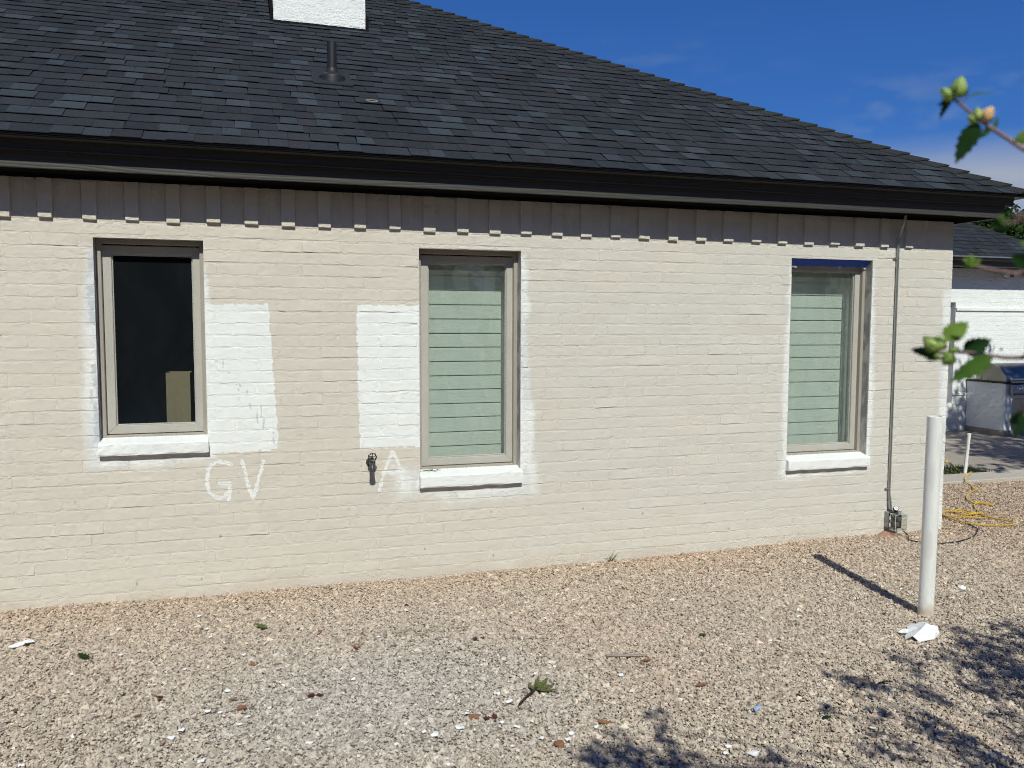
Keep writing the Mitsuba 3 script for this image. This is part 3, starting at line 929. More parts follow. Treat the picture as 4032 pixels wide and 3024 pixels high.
CD = thing("conduit", "thin galvanised conduit running down the wall from soffit to outlet box", "conduit")
part(CD, "pipe", tube(smooth_path([(4.786, -.075, 2.512), (4.784, -.060, 2.45), (4.782, -.030, 2.385), (4.781, -.0145, 2.32), (4.780, -.0145, 2.1), (4.780, -.0145, 1.2), (4.780, -.0145, .40), (4.780, -.018, .33), (4.784, -.027, .27), (4.786, -.028, .205)], 5), .0098, 12), "galvanised", smooth=40)
for z in (2.188, .380):
    part(CD, "strap", join([tube([(4.780 + .0125 * math.cos(t), -.0145 + .0125 * math.sin(t), z) for t in np.linspace(0, 2 * np.pi, 13)], .0025, 5, False), box(4.745, 4.770, -.007, -.003, z - .007, z + .007), tube([(4.756, -.004, z), (4.756, -.014, z)], .007, 8)]), "bright_metal", smooth=40)

EB = thing("outlet_box", "grey weatherproof outlet box with clear cover low on the wall", "electrical box")
part(EB, "box", cbox(4.755, 4.868, -.052, .002, .072, .197, .003), "box_grey")
part(EB, "hub", tube([(4.786, -.028, .195), (4.786, -.028, .215)], .0155, 12), "iron", smooth=40)
part(EB, "gasket", cbox(4.753, 4.870, -.056, -.0522, .066, .200, .001), "black_rubber")
part(EB, "cover", cbox(4.757, 4.872, -.125, -.0565, .058, .196, .012), "clear_cover")
rim = []
for x in (4.759, 4.870):
    for zz_ in (.064, .190):
        rim.append(tube([(x, -.058, zz_), (x, -.118, zz_)], .0022, 5))
for y in (-.060, -.118):
    rim += [tube([(4.759, y, .064), (4.759, y, .190)], .0022, 5), tube([(4.870, y, .064), (4.870, y, .190)], .0022, 5), tube([(4.759, y, .190), (4.870, y, .190)], .0022, 5), tube([(4.759, y, .064), (4.870, y, .064)], .0022, 5)]
rim += [tube([(4.755, -.062, z - .012), (4.755, -.062, z + .012)], .006, 6) for z in (.10, .155)]
part(EB, "cover_rim", join(rim), "cover_edge")
part(EB, "plug", join([cbox(4.785, 4.825, -.095, -.057, .085, .125, .008), cbox(4.80, 4.838, -.10, -.057, .13, .165, .008)]), "pewter")
M = frame_to((-.50, -.72, .48))
PC = thing("light_sensor", "round black light sensor with white slotted face on the outlet box", "sensor")
part(PC, "body", xf(lathe([(0, -.025), (.017, -.025), (.021, -.012), (.021, .014), (.018, .017), (0, .017)], 20), M, (4.818, -.052, .222)), "black_rubber", smooth=40)
part(PC, "face", xf(lathe([(0, .0185), (.0165, .0185), (.0165, .0172)], 20), M, (4.818, -.052, .222)), "label_white", smooth=40)
part(PC, "slot", join([xf(box(x - .0012, x + .0012, -l, l, .018, .0196), M, (4.818, -.052, .222)) for x, l in ((-.006, .006), (0, .009), (.006, .006))]), "black_rubber")
cab = [(4.845, -.10, .062), (4.85, -.112, .045), (4.862, -.14, .025), (4.80, -.215, .012), (4.806, -.262, .010), (4.833, -.298, .010), (4.86, -.325, .010), (4.925, -.352, .010), (5.1, -.36, .010), (5.35, -.28, .010), (5.6, -.10, .010), (5.67, .06, .012)]
add("power_cable", tube(smooth_path([(x, y, z + max(0, float(gz(x, y)))) for x, y, z in cab], 4), .0048, 7), "black_rubber", "black power cable drooping from the outlet box onto the gravel", "cable", smooth=40)
mv, mf = [], []
n = 14
for i in range(n + 1):
    for j in range(n + 1):
        x, y = 4.66 + .24 * i / n, -.17 + .17 * j / n
        r2 = ((x - 4.755) / .085) ** 2 + ((y + .03) / .095) ** 2
        mv.append((x, y, float(gz(x, y)) - .02 + .055 * math.exp(-r2 * 1.3) * (.8 + .4 * float(meshkit.noise(np.array([x * 40, y * 40, 1]), 1)))))
for i in range(n):
    for j in range(n):
        a = i * (n + 1) + j
        mf += [[a, a + n + 1, a + n + 2], [a, a + n + 2, a + 1]]
add("clay_mound", (np.array(mv), np.array(mf)), "clay", "small mound of red clay at the wall foot under the outlet box", "mound", smooth=True)

VP = np.array([3.713, -1.524, 0])
add("plastic_pipe", xf(join([lathe([(.0425, -.06), (.0425, 1.148), (.0405, 1.152), (.0375, 1.152), (.0365, 1.148), (.0365, .7), (0, .7)], 32)]), [[1, 0, .010], [0, 1, 0], [0, 0, 1]], VP), "pvc_white",
    "tall white plastic pipe standing upright in the gravel", "pipe", smooth=40)
add("plastic_pipe", xf(lathe([(.0185, -.05), (.0185, .452), (.0205, .454), (.0205, .474), (.016, .476), (0, .476)], 16), [[1, 0, .09], [0, 1, .01], [0, 0, 1]], (7.49, 1.87, .0)), "pvc_white",
    "thin white pipe leaning behind the kerb near the patio", "pipe", smooth=40)

CORD = [(8.1, 2.72), (7.988, 2.645), (8.02, 2.607), (7.924, 2.466), (7.717, 2.204), (7.56, 1.985), (7.50, 1.88), (7.533, 1.834), (7.49, 1.79), (7.35, 1.70), (7.164, 1.553), (7.047, 1.415), (6.994, 1.306), (6.856, 1.145), (6.881, 1.119), (6.718, 1.032), (6.589, .958), (6.464, .85), (6.367, .721), (6.354, .657), (6.437, .683), (6.468, .565), (6.44, .55), (6.388, .637), (6.323, .622), (6.288, .593), (6.178, .463), (6.105, .345), (6.065, .251), (6.058, .166), (6.081, .072), (6.079, .003), (6.042, -.041), (5.986, -.066), (5.839, -.036), (5.716, .001), (5.667, .07), (5.661, .183), (5.675, .279), (5.73, .38), (5.775, .442), (5.833, .471), (5.924, .46), (5.979, .413), (6.008, .358), (6.118, .357), (6.016, .341), (5.921, .324), (5.881, .351), (5.89, .409), (5.955, .482), (6.019, .511), (6.053, .485), (6.045, .394), (6.081, .322), (6.0, .20), (5.85, .24), (5.76, .33), (5.70, .36)]
cz = []
for x, y in CORD:
    cz.append((x, y, .012 if y > 2.36 else .010 if y > 1.87 else .048 if y > 1.48 else .016 + float(gz(x, y)) + rnd.uniform(0, .006)))
add("extension_cord", tube(smooth_path(cz, 4), .0060, 7), "cord_yellow", "loosely coiled yellow extension cord on the gravel by the house corner", "extension cord", smooth=40)

# ------------------------------------------------------------------ loose things on the gravel
def leaf_shape(L, w, lobes, seed, curl=.25, stalk=.2):
    r = random.Random(seed)
    n = 4 * lobes + 2
    left, right, mid = [], [], []
    for k in range(n):
        u = k / (n - 1)
        ww = w * math.sin(math.pi * min(1, .08 + .92 * u ** .8)) ** .8 * (1 if k % 2 else .52) * r.uniform(.85, 1.15)
        if k in (0, n - 1):
            ww = .001
        zc = curl * L * (u - .4) ** 2
        mid.append((u * L, 0, zc))
        left.append((u * L + (.08 * L if k % 2 else 0), ww, zc + curl * ww * .9))
        right.append((u * L + (.08 * L if k % 2 else 0), -ww, zc + curl * ww * .7))
    v = mid + left + right
    f = []
    for k in range(n - 1):
        f += [[k, k + 1, n + k + 1], [k, n + k + 1, n + k], [k, 2 * n + k + 1, k + 1], [k, 2 * n + k, 2 * n + k + 1]]
    m = (np.array(v, float), np.array(f))
    return join([m, tube([(0, 0, curl * L * .16), (-stalk * L, .01 * L, curl * L * .05)], .0011, 5)])


def lay(m, x, y, a, tilt=0, h=.010):
    ca, sa = math.cos(a), math.sin(a)
    ct, st = math.cos(tilt), math.sin(tilt)
    M = np.array([[ca, -sa, 0], [sa, ca, 0], [0, 0, 1]]) @ np.array([[ct, 0, -st], [0, 1, 0], [st, 0, ct]])
    return xf(m, M, (x, y, float(gz(x, y)) + h))


BROWN = [(-.07, -1.611, .075, "curled tan-brown leaf left of centre, largest of the two on the left gravel"), (-.11, -1.537, .05, "small brown leaf just above the curled tan-brown leaf on the left"),
         (-.038, -1.184, .045, "small brown leaf on the grey gravel below the left window"), (.476, -1.117, .085, "long thin brown leaf lying left of the dark damp patch"),
         (1.348, -2.203, .085, "brown leaf at the edge of the tree shadow near the bottom"), (1.918, -2.026, .075, "rust-brown lobed leaf on the open gravel right of the fallen sprig"),
         (1.809, -1.692, .06, "orange-brown leaf beside the flat grey wood sliver"), (2.853, -.478, .05, "orange-brown leaf close to the wall left of the pipe shadow"),
         (-.524, -1.607, .045, "ochre brown leaf nearest the left edge of the gravel"), (.321, -.837, .05, "dark brown leaf near the wall left of the garden tap")]
for k, (x, y, L, lab) in enumerate(BROWN):
    L *= .8
    add("fallen_leaf", lay(leaf_shape(L, L * .42, 2, 40 + k), x, y, rnd.uniform(0, 6.28), rnd.uniform(-.1, .3), .008), "leaf_brown", lab, "leaf")
for k, (x, y, L, lab) in enumerate([(.222, -1.589, .05, "dark wine-red leaf pair on the gravel below the letter marks"), (1.092, -1.165, .045, "dark red leaf below the middle window"),
                                    (.948, -2.05, .04, "dark red leaf near the bottom left of the fallen sprig"), (-.421, -1.427, .035, "tiny wine-red leaf on the left gravel")]):
    add("fallen_leaf", lay(join([leaf_shape(L, L * .4, 1, 60 + k), xf(leaf_shape(L * .8, L * .34, 1, 80 + k), [[.2, -.98, 0], [.98, .2, 0], [0, 0, 1]], (.01, .02, .002))]), x, y, rnd.uniform(0, 6.28), .1, .009), "leaf_wine", lab, "leaf")
for k, (x, y, L, lab) in enumerate([(-.82, -.89, .07, "dark green crumpled leaf near the left edge"), (2.28, -1.449, .055, "small green lobed leaf in the middle of the open gravel"), (2.277, -2.463, .04, "round dark green leaf near the tree shadow")]):
    add("green_leaf", lay(leaf_shape(L, L * (.42 if k < 2 else .5), 2 if k < 2 else 1, 90 + k), x, y, rnd.uniform(0, 6.28), .15, .010), "leaf_dark" if k != 1 else "leaf_mid", lab, "leaf")
add("olive_leaf", lay(leaf_shape(.075, .03, 2, 97, .4), .034, -.691, 2.6, .2, .010), "leaf_olive", "curled olive leaf near the wall below the left window", "leaf")

SG = thing("fallen_sprig", "wilted oak sprig with olive leaves lying on the gravel near the bottom", "sprig")
gb = float(gz(1.2, -1.88))
part(SG, "stem", tube(smooth_path([(1.081, -1.966, gb + .014), (1.13, -1.92, gb + .022), (1.184, -1.873, gb + .026), (1.2, -1.85, gb + .024)], 4), [.0048] * 12 + [.003], 6), "stick_dark", smooth=40)
for k, (bx, by, tx, ty, w) in enumerate([(1.19, -1.866, 1.29, -1.895, .018), (1.195, -1.86, 1.245, -1.745, .016), (1.19, -1.862, 1.28, -1.785, .019), (1.185, -1.862, 1.180, -1.79, .014), (1.20, -1.865, 1.29, -1.845, .016)]):
    L = math.hypot(tx - bx, ty - by)
    m = leaf_shape(L, w, 3, 120 + k, .32, .05)
    part(SG, "leaf", xf(lay(m, bx, by, math.atan2(ty - by, tx - bx), -.04 + .04 * (k % 3), .018)), "leaf_olive")

FL = [(1.023, -1.828), (1.052, -1.912), (.841, -1.977), (.777, -2.09), (.673, -2.119), (.631, -2.089), (1.01, -2.149), (1.079, -2.271), (1.177, -2.311), (.946, -2.3), (1.324, -2.251), (1.638, -1.81), (1.539, -1.008), (1.253, -1.685), (.415, -1.486), (.6, -1.001), (.476, -.836), (.67, -2.36), (1.206, -2.27), (.963, -2.093), (-.333, -.394), (-.281, -.614), (-.254, -.744), (-.083, -1.032), (-.672, -.895), (-.355, -1.145), (-.148, -1.452), (-.423, -1.535), (-.225, -1.64), (-.17, -1.664), (.033, -1.68), (-.059, -1.734), (-.222, -2.072), (-.315, -1.788), (-.351, -1.843), (.177, -2.048), (-.092, -1.801), (-.872, -1.898), (1.762, -2.554), (1.727, -2.593), (1.825, -2.634), (2.408, -2.607), (2.57, -1.661), (2.972, -1.347)]
MARKS = {"fallen oak sprig": (1.2, -1.86), "curled tan-brown leaf": (-.07, -1.611), "flat grey wood sliver": (1.75, -1.61), "blue-grey flake": (2.052, -2.314), "crumpled white paper": (3.42, -1.78),
         "white paper scrap by the left edge": (-1.18, -.6), "black pebble by the wall": (.83, -.541), "rust-brown rounded stone": (.866, -1.999), "dark green crumpled leaf": (-.82, -.89),
         "olive leaf by the wall": (.034, -.691), "long thin brown leaf": (.476, -1.117), "dark wine-red leaf pair": (.222, -1.589), "short dark stick": (2.77, -2.27), "tall white pipe": (3.713, -1.524), "ochre leaf at the left": (-.524, -1.607)}
ORD = ["nearest", "second nearest", "third nearest", "fourth nearest", "fifth nearest", "sixth nearest", "seventh nearest", "eighth nearest", "ninth nearest", "tenth nearest"]
ranks = sorted((int(sum(math.hypot(u - mx, w - my) < math.hypot(x - mx, y - my) for u, w in FL)), nm, i) for nm, (mx, my) in MARKS.items() for i, (x, y) in enumerate(FL))
flake_label, taken = {}, set()
for rk, nm, i in ranks:
    if i not in flake_label and (rk, nm) not in taken:
        flake_label[i] = f"white paint flake on the gravel, {ORD[min(rk, 9)]} the {nm}"
        taken.add((rk, nm))
for k, (x, y) in enumerate(FL):
    r = rnd.uniform(.008, .015) * (1.5 if k in (32, 3, 4, 40) else 1)
    n = 9
    a0 = rnd.uniform(0, 6)
    pts = [(r * rnd.uniform(.55, 1.15) * math.cos(a0 + t) * 1.25, r * rnd.uniform(.55, 1.15) * math.sin(a0 + t), rnd.uniform(-.002, .004)) for t in np.arange(n) * 2 * np.pi / n]
    top = [(0, 0, .007)] + [(a, b, c + .003) for a, b, c in pts]
    v = np.array(top + [(a, b, c) for a, b, c in pts])
    f = [[0, 1 + i, 1 + (i + 1) % n] for i in range(n)] + [q for i in range(n) for q in ([1 + i, 1 + n + i, 1 + n + (i + 1) % n], [1 + i, 1 + n + (i + 1) % n, 1 + (i + 1) % n])]
    add("paint_flake", lay((v, np.array(f)), x, y, 0, rnd.uniform(-.25, .25), .011), "paper_white", flake_label[k], "paint flake", "white paint flakes scattered on the gravel")
add("paint_flake", lay((np.array([(-.025, -.01, 0), (.02, -.014, .003), (.03, .004, .006), (-.01, .014, .004), (0, 0, .010)]), np.array([[0, 1, 4], [1, 2, 4], [2, 3, 4], [3, 0, 4]])), 2.052, -2.314, .4, .1, .012), "flake_blue", "blue-grey flake on the gravel left of the tree shadow", "paint flake")
add("wood_sliver", lay(cbox(0, .205, -.011, .011, 0, .005, .0015), 1.66, -1.588, -.28, 0, .012), "wood_pale", "flat grey sliver of wood on the gravel below the middle window", "wood")
add("dark_stick", lay(tube([(0, 0, .004), (.035, .001, .008), (.072, -.003, .006)], [.003, .005, .004], 6), 2.733, -2.264, -.1, 0, .010), "stick_dark", "short dark stick in the tree shadow at the lower right", "stick", smooth=40)


def stone(x, y, s, mat, label, seed):
    r = np.random.default_rng(seed)
    m = trimesh.creation.icosphere(1, 1.0)
    v = np.array(m.vertices) * (.8 + .4 * r.random((len(m.vertices), 1))) * np.array([1.3, .95, .6]) * s
    add("stone", lay((v, np.array(m.faces)), x, y, r.uniform(0, 6), 0, .006), mat, label, "stone")


stone(.866, -1.999, .020, "leaf_brown", "rounded rust-brown stone beside a white flake left of the sprig", 1)
stone(1.135, -2.326, .020, "leaf_brown", "flat brown stone at the bottom edge of the tree shadow", 2)
stone(4.295, -1.217, .026, "paper_white", "white rounded stone on the gravel right of the tall pipe", 3)
stone(.83, -.541, .012, "stick_dark", "black pebble near the wall under the garden tap", 5)


def crumple(outline, h, seed, nseg=15):
    """a folded sheet: ridged heights over a ragged outline (metres), with an underside"""
    r = np.random.default_rng(seed)
    from shapely.geometry import Polygon, Point
    pg = Polygon(outline)
    x0, y0, x1, y1 = pg.bounds
    pts = [p for p in outline]
    for a, b in zip(outline, outline[1:] + outline[:1]):
        pts.append(((a[0] + b[0]) / 2 + r.normal(0, .004), (a[1] + b[1]) / 2 + r.normal(0, .004)))
    while len(pts) < 42:
        q = (r.uniform(x0, x1), r.uniform(y0, y1))
        if pg.buffer(-.008).contains(Point(q)):
            pts.append(q)
    P = np.array(pts)
    from scipy.spatial import Delaunay
    tri = Delaunay(P).simplices
    tri = np.array([t for t in tri if pg.buffer(.006).contains(Point(P[t].mean(0)))])
    edge = np.array([pg.exterior.distance(Point(p)) for p in P])
    return P, tri, edge, r


out = [(3.312, -1.735), (3.345, -1.775), (3.30, -1.80), (3.262, -1.845), (3.315, -1.90), (3.37, -1.915), (3.42, -1.90), (3.51, -1.85), (3.56, -1.785), (3.575, -1.72), (3.545, -1.665), (3.50, -1.64), (3.44, -1.665), (3.40, -1.72), (3.37, -1.70)]
P, tri, edge, r = crumple(out, .06, 12)
hz = .006 + np.minimum(edge, .05) * .25 + .030 * r.random(len(P)) * (edge > .004) + .012 * r.random(len(P))
hz += .035 * np.exp(-(((P[:, 0] - 3.50) / .05) ** 2 + ((P[:, 1] + 1.76) / .07) ** 2))
v = np.column_stack([P, hz + gz(P[:, 0], P[:, 1])])
v = np.vstack([v, v - [0, 0, .0025]])
v = np.vstack([v]); v[:, :2] = (v[:, :2] - [3.42, -1.78]) * .9 + [3.42, -1.78]; v[:, 2] = (v[:, 2] - .01) * .85 + .01
add("crumpled_paper", (v, np.vstack([tri, tri[:, ::-1] + len(P)])), "paper_white", "crumpled white paper lying on the gravel in front of the tall pipe", "paper")
out = [(-1.235, -.632), (-1.20, -.60), (-1.165, -.572), (-1.135, -.562), (-1.12, -.585), (-1.15, -.605), (-1.165, -.625), (-1.19, -.64)]
P, tri, edge, r = crumple(out, .03, 5)
v = np.column_stack([P, .012 + .5 * edge + .012 * r.random(len(P)) + gz(P[:, 0], P[:, 1])])
add("paper_scrap", (np.vstack([v, v - [0, 0, .002]]), np.vstack([tri, tri[:, ::-1] + len(P)])), "paper_white", "folded white paper scrap near the left edge of the gravel", "paper")

tw = []
for k in range(16):
    a, t = rnd.uniform(-1.2, 1.2), rnd.uniform(.03, .095)
    b = (2.379 + rnd.uniform(-.012, .012), -.02, float(gz(2.379, -.02)))
    tip = (b[0] + t * math.sin(a), b[1] - rnd.uniform(0, .03), b[2] + t * math.cos(a) * .95 + .01)
    tw.append(tube(smooth_path([b, ((b[0] + tip[0]) / 2 + .006 * rnd.uniform(-1, 1), (b[1] + tip[1]) / 2, (b[2] + tip[2]) / 2 + .006), tip], 2), [.0014, .0013, .0012, .0009, .0006], 4))
add("dry_weed", join(tw), "leaf_olive", "dry spindly weed growing at the foot of the wall", "weed")
ll = []
for k in range(14):
    m = leaf_shape(rnd.uniform(.012, .026), .008, 1, 200 + k, .5, .1)
    x = 1.035 + .14 * rnd.random() ** 1.3
    ll.append(xf(m, [[math.cos(k), -math.sin(k), 0], [math.sin(k), math.cos(k), 0], [0, 0, 1]], (x, .055 - .03 * rnd.random(), SILLS[1][1] + .023)))
add("leaf_litter", join(ll), "leaf_olive", "dry leaf crumbs gathered on the left end of the middle sill", "leaf litter", kind="stuff")

# ------------------------------------------------------------------ house behind the patio
G = thing("house_001", "white brick house with low dark hip roof beyond the patio at right", "house")
BY, XN = 5.03, 12.12
GE, GZ = 4.67, 2.70                                        # eave line of its roof


def far_wall():
    from shapely.geometry import box as sb
    g = sb(8.2, 0, XN, 2.56).difference(sb(9.6, .44, 10.462, 2.02))
    m = trimesh.creation.extrude_polygon(g, .2, engine="earcut")
    v = np.array(m.vertices)
    return np.stack([v[:, 0], BY + .204 - v[:, 2], v[:, 1]], 1), np.array(m.faces)[:, ::-1]


part(G, "wall", join([far_wall(), box(XN - .2, XN, BY + .206, 11, 0, 2.56), box(8.0, 8.198, BY, 11, 0, 2.56)]), "far_white_coat")
fb = []
zt, row = 2.53, 0
r2 = random.Random(5)
while zt > 0:
    x = 8.4 + (.12 if row % 2 else 0)
    while x < XN:
        q = [(x, min(x + BL, XN), zt - COURSE, zt)]
        for w in cut(q, (9.6, 10.462, .44, 2.02)):
            if w[1] - w[0] > .03 and w[1] > 9.6 and w[3] - w[2] > .03:
                v, f = brick_mesh(*w, r=r2, n=2)
                fb.append((v + [0, BY, 0], f))
        x += BL
    zt -= COURSE; row += 1
part(G, "wall__brickwork", join(fb), "far_white_coat", kind="stuff", label="courses of white painted bricks in the far wall")
part(G, "string_course", box(10.463, XN + .01, BY - .022, BY + .003, 1.893, 1.935), "far_white_coat")
part(G, "string_course", box(10.463, 10.728, BY - .016, BY + .003, .567, .60), "far_white_coat")
GW = numbered(f"{G}__window")
part(GW, "frame", join([box(9.6, 10.46, BY + .20, BY + .24, .44, .50), box(9.6, 10.46, BY + .20, BY + .24, 1.95, 2.02), box(10.40, 10.46, BY + .20, BY + .24, .505, 1.945), box(9.6, 9.66, BY + .20, BY + .24, .505, 1.945)]), "frame_paint")
part(GW, "pane", box(9.6, 10.46, BY + .242, BY + .25, .44, 2.02), "room_dark")
GR = numbered(f"{G}__roof")
xcg, yb = 12.45, 11.4
rn = (yb - GE) / 2
v = np.array([[7.6, GE, GZ], [xcg, GE, GZ], [xcg, yb, GZ], [7.6, yb, GZ], [7.6, GE + rn, GZ + rn * TP], [xcg - rn, GE + rn, GZ + rn * TP]], float)
v[:, 2] -= .012
scene[GR] = mikit.ply((v, np.array([[0, 1, 5], [0, 5, 4], [1, 2, 5], [2, 3, 4], [2, 4, 5], [0, 4, 3]])), "roof_felt")
t2, butts2 = tabs(7.6, xcg, GE, GZ, 17, "shingle", random.Random(77))
t2 = [(m, t, q, vis) for m, t, q, vis in t2 if m[0][:, 0].max() > 9.6]
t2.sort(key=lambda q: -q[2] * (1 if q[3] else .001))
part(GR, "shingle_edge", butts2, "roof_felt", kind="stuff", label="black butt edges under the far shingles")
nv = sum(1 for q in t2 if q[3] and q[0][0][:, 0].max() > 10.1)
for m, t, _, vis in t2[:min(nv, 200)]:
    part(GR, "shingle", m, f"shingle_tone_{min(t, 4)}")
part(GR, "shingle_field", join([m for m, *_ in t2[min(nv, 200):]]), "shingle_tone_1", kind="stuff", label="remaining dark shingles of the far roof, mostly hidden")
for k in range(22):
    part(GR, "hip_cap", cap(-.012 + k * STEP / math.sqrt(2 + TP * TP), xcg, GE, GZ, STEP), "cap_tone", smooth=25)
gx = xcg - .02
part(G, "gutter", join([prism([(GE + .01, 2.648), (GE - .055, 2.65), (GE - .075, 2.685), (GE - .085, 2.688), (GE - .085, 2.70), (GE - .07, 2.70), (GE + .01, 2.668)], 7.6, gx)]), "trim_black")
part(G, "gutter_lip", box(7.6, gx, GE - .092, GE - .0855, 2.684, 2.7015), "galvanised")
part(G, "fascia", box(7.6, gx - .3, GE + .035, GE + .06, 2.545, 2.66), "trim_black")
part(G, "soffit", box(7.6, gx - .3, GE + .0605, BY + .3, 2.552, 2.56), "soffit_black")
SL = thing("spotlight", "small black security spotlight under the far house eave", "light")
part(SL, "head", xf(lathe([(0, -.05), (.035, -.05), (.046, .0), (.052, .06), (.052, .07), (.046, .07)], 18), frame_to((-.75, -.55, -.18)), (11.32, BY - .13, 2.455)), "black_metal", smooth=40)
part(SL, "lens", xf(lathe([(0, .066), (.046, .066)], 18), frame_to((-.75, -.55, -.18)), (11.32, BY - .13, 2.455)), "label_white")
part(SL, "bracket", join([tube([(11.36, BY - .10, 2.45), (11.42, BY - .07, 2.43), (11.5, BY - .03, 2.47), (11.52, BY + .0, 2.48)], .014, 8), cbox(11.47, 11.57, BY - .03, BY, 2.43, 2.53, .005)]), "black_metal", smooth=40)

IS = thing("grill_island", "low white brick grill island with black counter on the patio", "island")
part(IS, "plinth", box(10.735, 14.0, 4.30, BY - .006, -.01, .082), "plinth_brown")
part(IS, "body", box(10.737, 14.0, 4.345, BY - .012, .083, .79), "far_white_coat")
ib = []
zt, row = .785, 0
while zt > .12:
    y = 4.345 + (.0 if row % 2 else -.124)
    while y < BY - .03:
        a, b = max(y, 4.345), min(y + BL, BY - .012)
        if b - a > .03:
            v, f = brick_mesh(a, b, zt - COURSE, zt, r=r2, n=2)
            ib.append((np.stack([10.733 + v[:, 1], v[:, 0], v[:, 2]], 1), f[:, ::-1]))
        y += BL
    zt -= COURSE; row += 1
part(IS, "brickwork", join(ib), "far_white_coat", kind="stuff", label="white painted bricks on the end of the island")
part(IS, "pier", cbox(10.738, 10.88, 4.315, 4.344, .083, .785, .004), "far_white_coat")
part(IS, "counter", cbox(10.715, 14.0, 4.30, BY - .008, .7905, .818, .004), "black_metal")
part(IS, "door", box(10.885, 11.6, 4.325, 4.343, .10, .56), "stainless")
GL = thing("barbecue_grill", "stainless built-in gas grill with domed lid on the island", "grill")
lid = [(4.755, .822), (4.753, 1.060), (4.735, 1.074), (4.66, 1.086), (4.55, 1.073), (4.44, 1.023), (4.38, .955), (4.335, .885), (4.318, .835), (4.318, .822)]
part(GL, "lid_end", prism(lid, 10.745, 10.768), "stainless_side")
part(GL, "lid", prism([(4.75 + (y - 4.75) * .985, z - .003) for y, z in lid], 10.7685, 11.65), "stainless", smooth=30)
part(GL, "back_box", cbox(10.735, 11.5, 4.76, 4.86, .819, .955, .01), "stainless_side")
part(GL, "handle", join([tube([(10.80, 4.275, .86), (11.6, 4.275, .86)], .011, 10), tube([(10.83, 4.275, .86), (10.83, 4.33, .872)], .007, 8)]), "bright_metal", smooth=40)
part(GL, "control_panel", prism([(4.299, .80), (4.262, .775), (4.235, .66), (4.245, .635), (4.299, .618)], 10.80, 11.65), "stainless")
part(GL, "ledge", prism([(4.299, .80), (4.25, .805), (4.25, .83), (4.299, .835)], 10.80, 11.65), "stainless")
for kx in (10.90, 11.01, 11.12):
    part(GL, "knob", xf(lathe([(.0, .03), (.016, .03), (.019, .0), (.026, -.004), (.026, -.012)], 16), frame_to((0, -1, .2)), (kx, 4.238, .715)), "bright_metal", smooth=40)


# ------------------------------------------------------------------ trees
def leaf_cloud(centres, radii, n, size, r, flat=.8):
    """n small folded leaves spread through the clumps' volume; 4 triangles each"""
    C, R = np.asarray(centres, float), np.asarray(radii, float)
    w = R ** 2.2
    k = r.choice(len(C), n, p=w / w.sum())
    d = r.normal(size=(n, 3)); d /= np.linalg.norm(d, axis=1, keepdims=True)
    p = C[k] + d * (R[k] * r.random(n) ** .45)[:, None] * np.array([1, 1, flat])
    a = r.normal(size=(n, 3)); a[:, 2] -= .3; a /= np.linalg.norm(a, axis=1, keepdims=True)
    b = np.cross(a, r.normal(size=(n, 3))); b /= np.linalg.norm(b, axis=1, keepdims=True)
    c = np.cross(a, b)
    s = (size * np.exp(r.normal(0, .25, n)))[:, None]
    v = np.stack([p - a * s * .5, p - a * s * .05 + b * s * .27 + c * s * .08, p + a * s * .5, p - a * s * .05 - b * s * .27 + c * s * .08], 1)
    f = np.array([[0, 1, 2], [0, 2, 3]])
    return v.reshape(-1, 3), (f[None] + 4 * np.arange(n)[:, None, None]).reshape(-1, 3)


def tree(key, label, x, y, h, rad, n, size, mat, seed, cat="tree", base=.35, clumps=26, group=None):
    r = np.random.default_rng(seed)
    t = thing(key, label, cat, group)
    C, R, limbs = [], [], []
    for _ in range(clumps):
        a, q = r.uniform(0, 2 * np.pi), rad * r.random() ** .6
        z = h * (base + (1 - base) * r.random())
        q *= math.sin(math.pi * min(.97, max(.16, (z / h - base) / (1 - base) * .8 + .16))) ** .7
        c = np.array([x + q * math.cos(a), y + q * math.sin(a), z * .93])
        C.append(c); R.append(rad * r.uniform(.22, .42))
        z0 = h * base * r.uniform(.7, 1.2)
        limbs.append(tube([(x, y, z0), ((x + c[0]) / 2, (y + c[1]) / 2, (z0 + c[2]) / 2 + .05 * h), tuple(c)], [h * .012, h * .008, h * .003], 5))
    part(t, "trunk", join([tube([(x + .02 * h * math.sin(k), y + .02 * h * math.cos(2 * k), h * .8 * k / 5) for k in range(6)], [h * .03 * (1 - .14 * k) for k in range(6)], 8)] + limbs), "bark", smooth=50)
    part(t, "crown", leaf_cloud(C, R, n, size, r), mat)
    return t


tree("dense_tree", "dark dense tree behind the far roof, leftmost of the trees there", 17.8, 12.3, 4.75, 1.9, 9000, .16, "leaf_far_dark", 3, base=.2)
tree("dense_tree", "lighter green tree between two others behind the far roof", 19.7, 12.6, 4.9, 1.9, 8000, .17, "leaf_far", 4, base=.2)
tree("dense_tree", "bushy tree beyond the far roof, farthest right of the trees", 21.6, 13.0, 5.0, 2.0, 7000, .17, "leaf_far", 5, base=.2)
# behind the photographer: what the window panes mirror
for k, (x, y, h) in enumerate([(-9.5, -15, 6.5), (-5, -15.5, 7), (-.5, -16.2, 6.6), (4.2, -16, 7.2), (9, -15.5, 6.6), (14, -14.5, 6.8), (-14, -14, 7)]):
    tree("garden_tree", "dense dark tree in the row behind the photographer, mirrored in the panes", x, y, h + 2.2, 3.4, 6500, .6, "leaf_far_dark", 30 + k, base=.0, clumps=44, group="trees in the row behind the photographer")
tree("shade_tree", "tree right of the frame that dapples the grill island", 10.75, .75, 4.7, 1.7, 4200, .12, "leaf_far", 9, base=.42, clumps=34)
tree("shade_tree", "second tree right of the frame that dapples the patio edge", 8.9, -1.0, 4.2, 1.5, 2600, .12, "leaf_far", 19, base=.5, clumps=28)

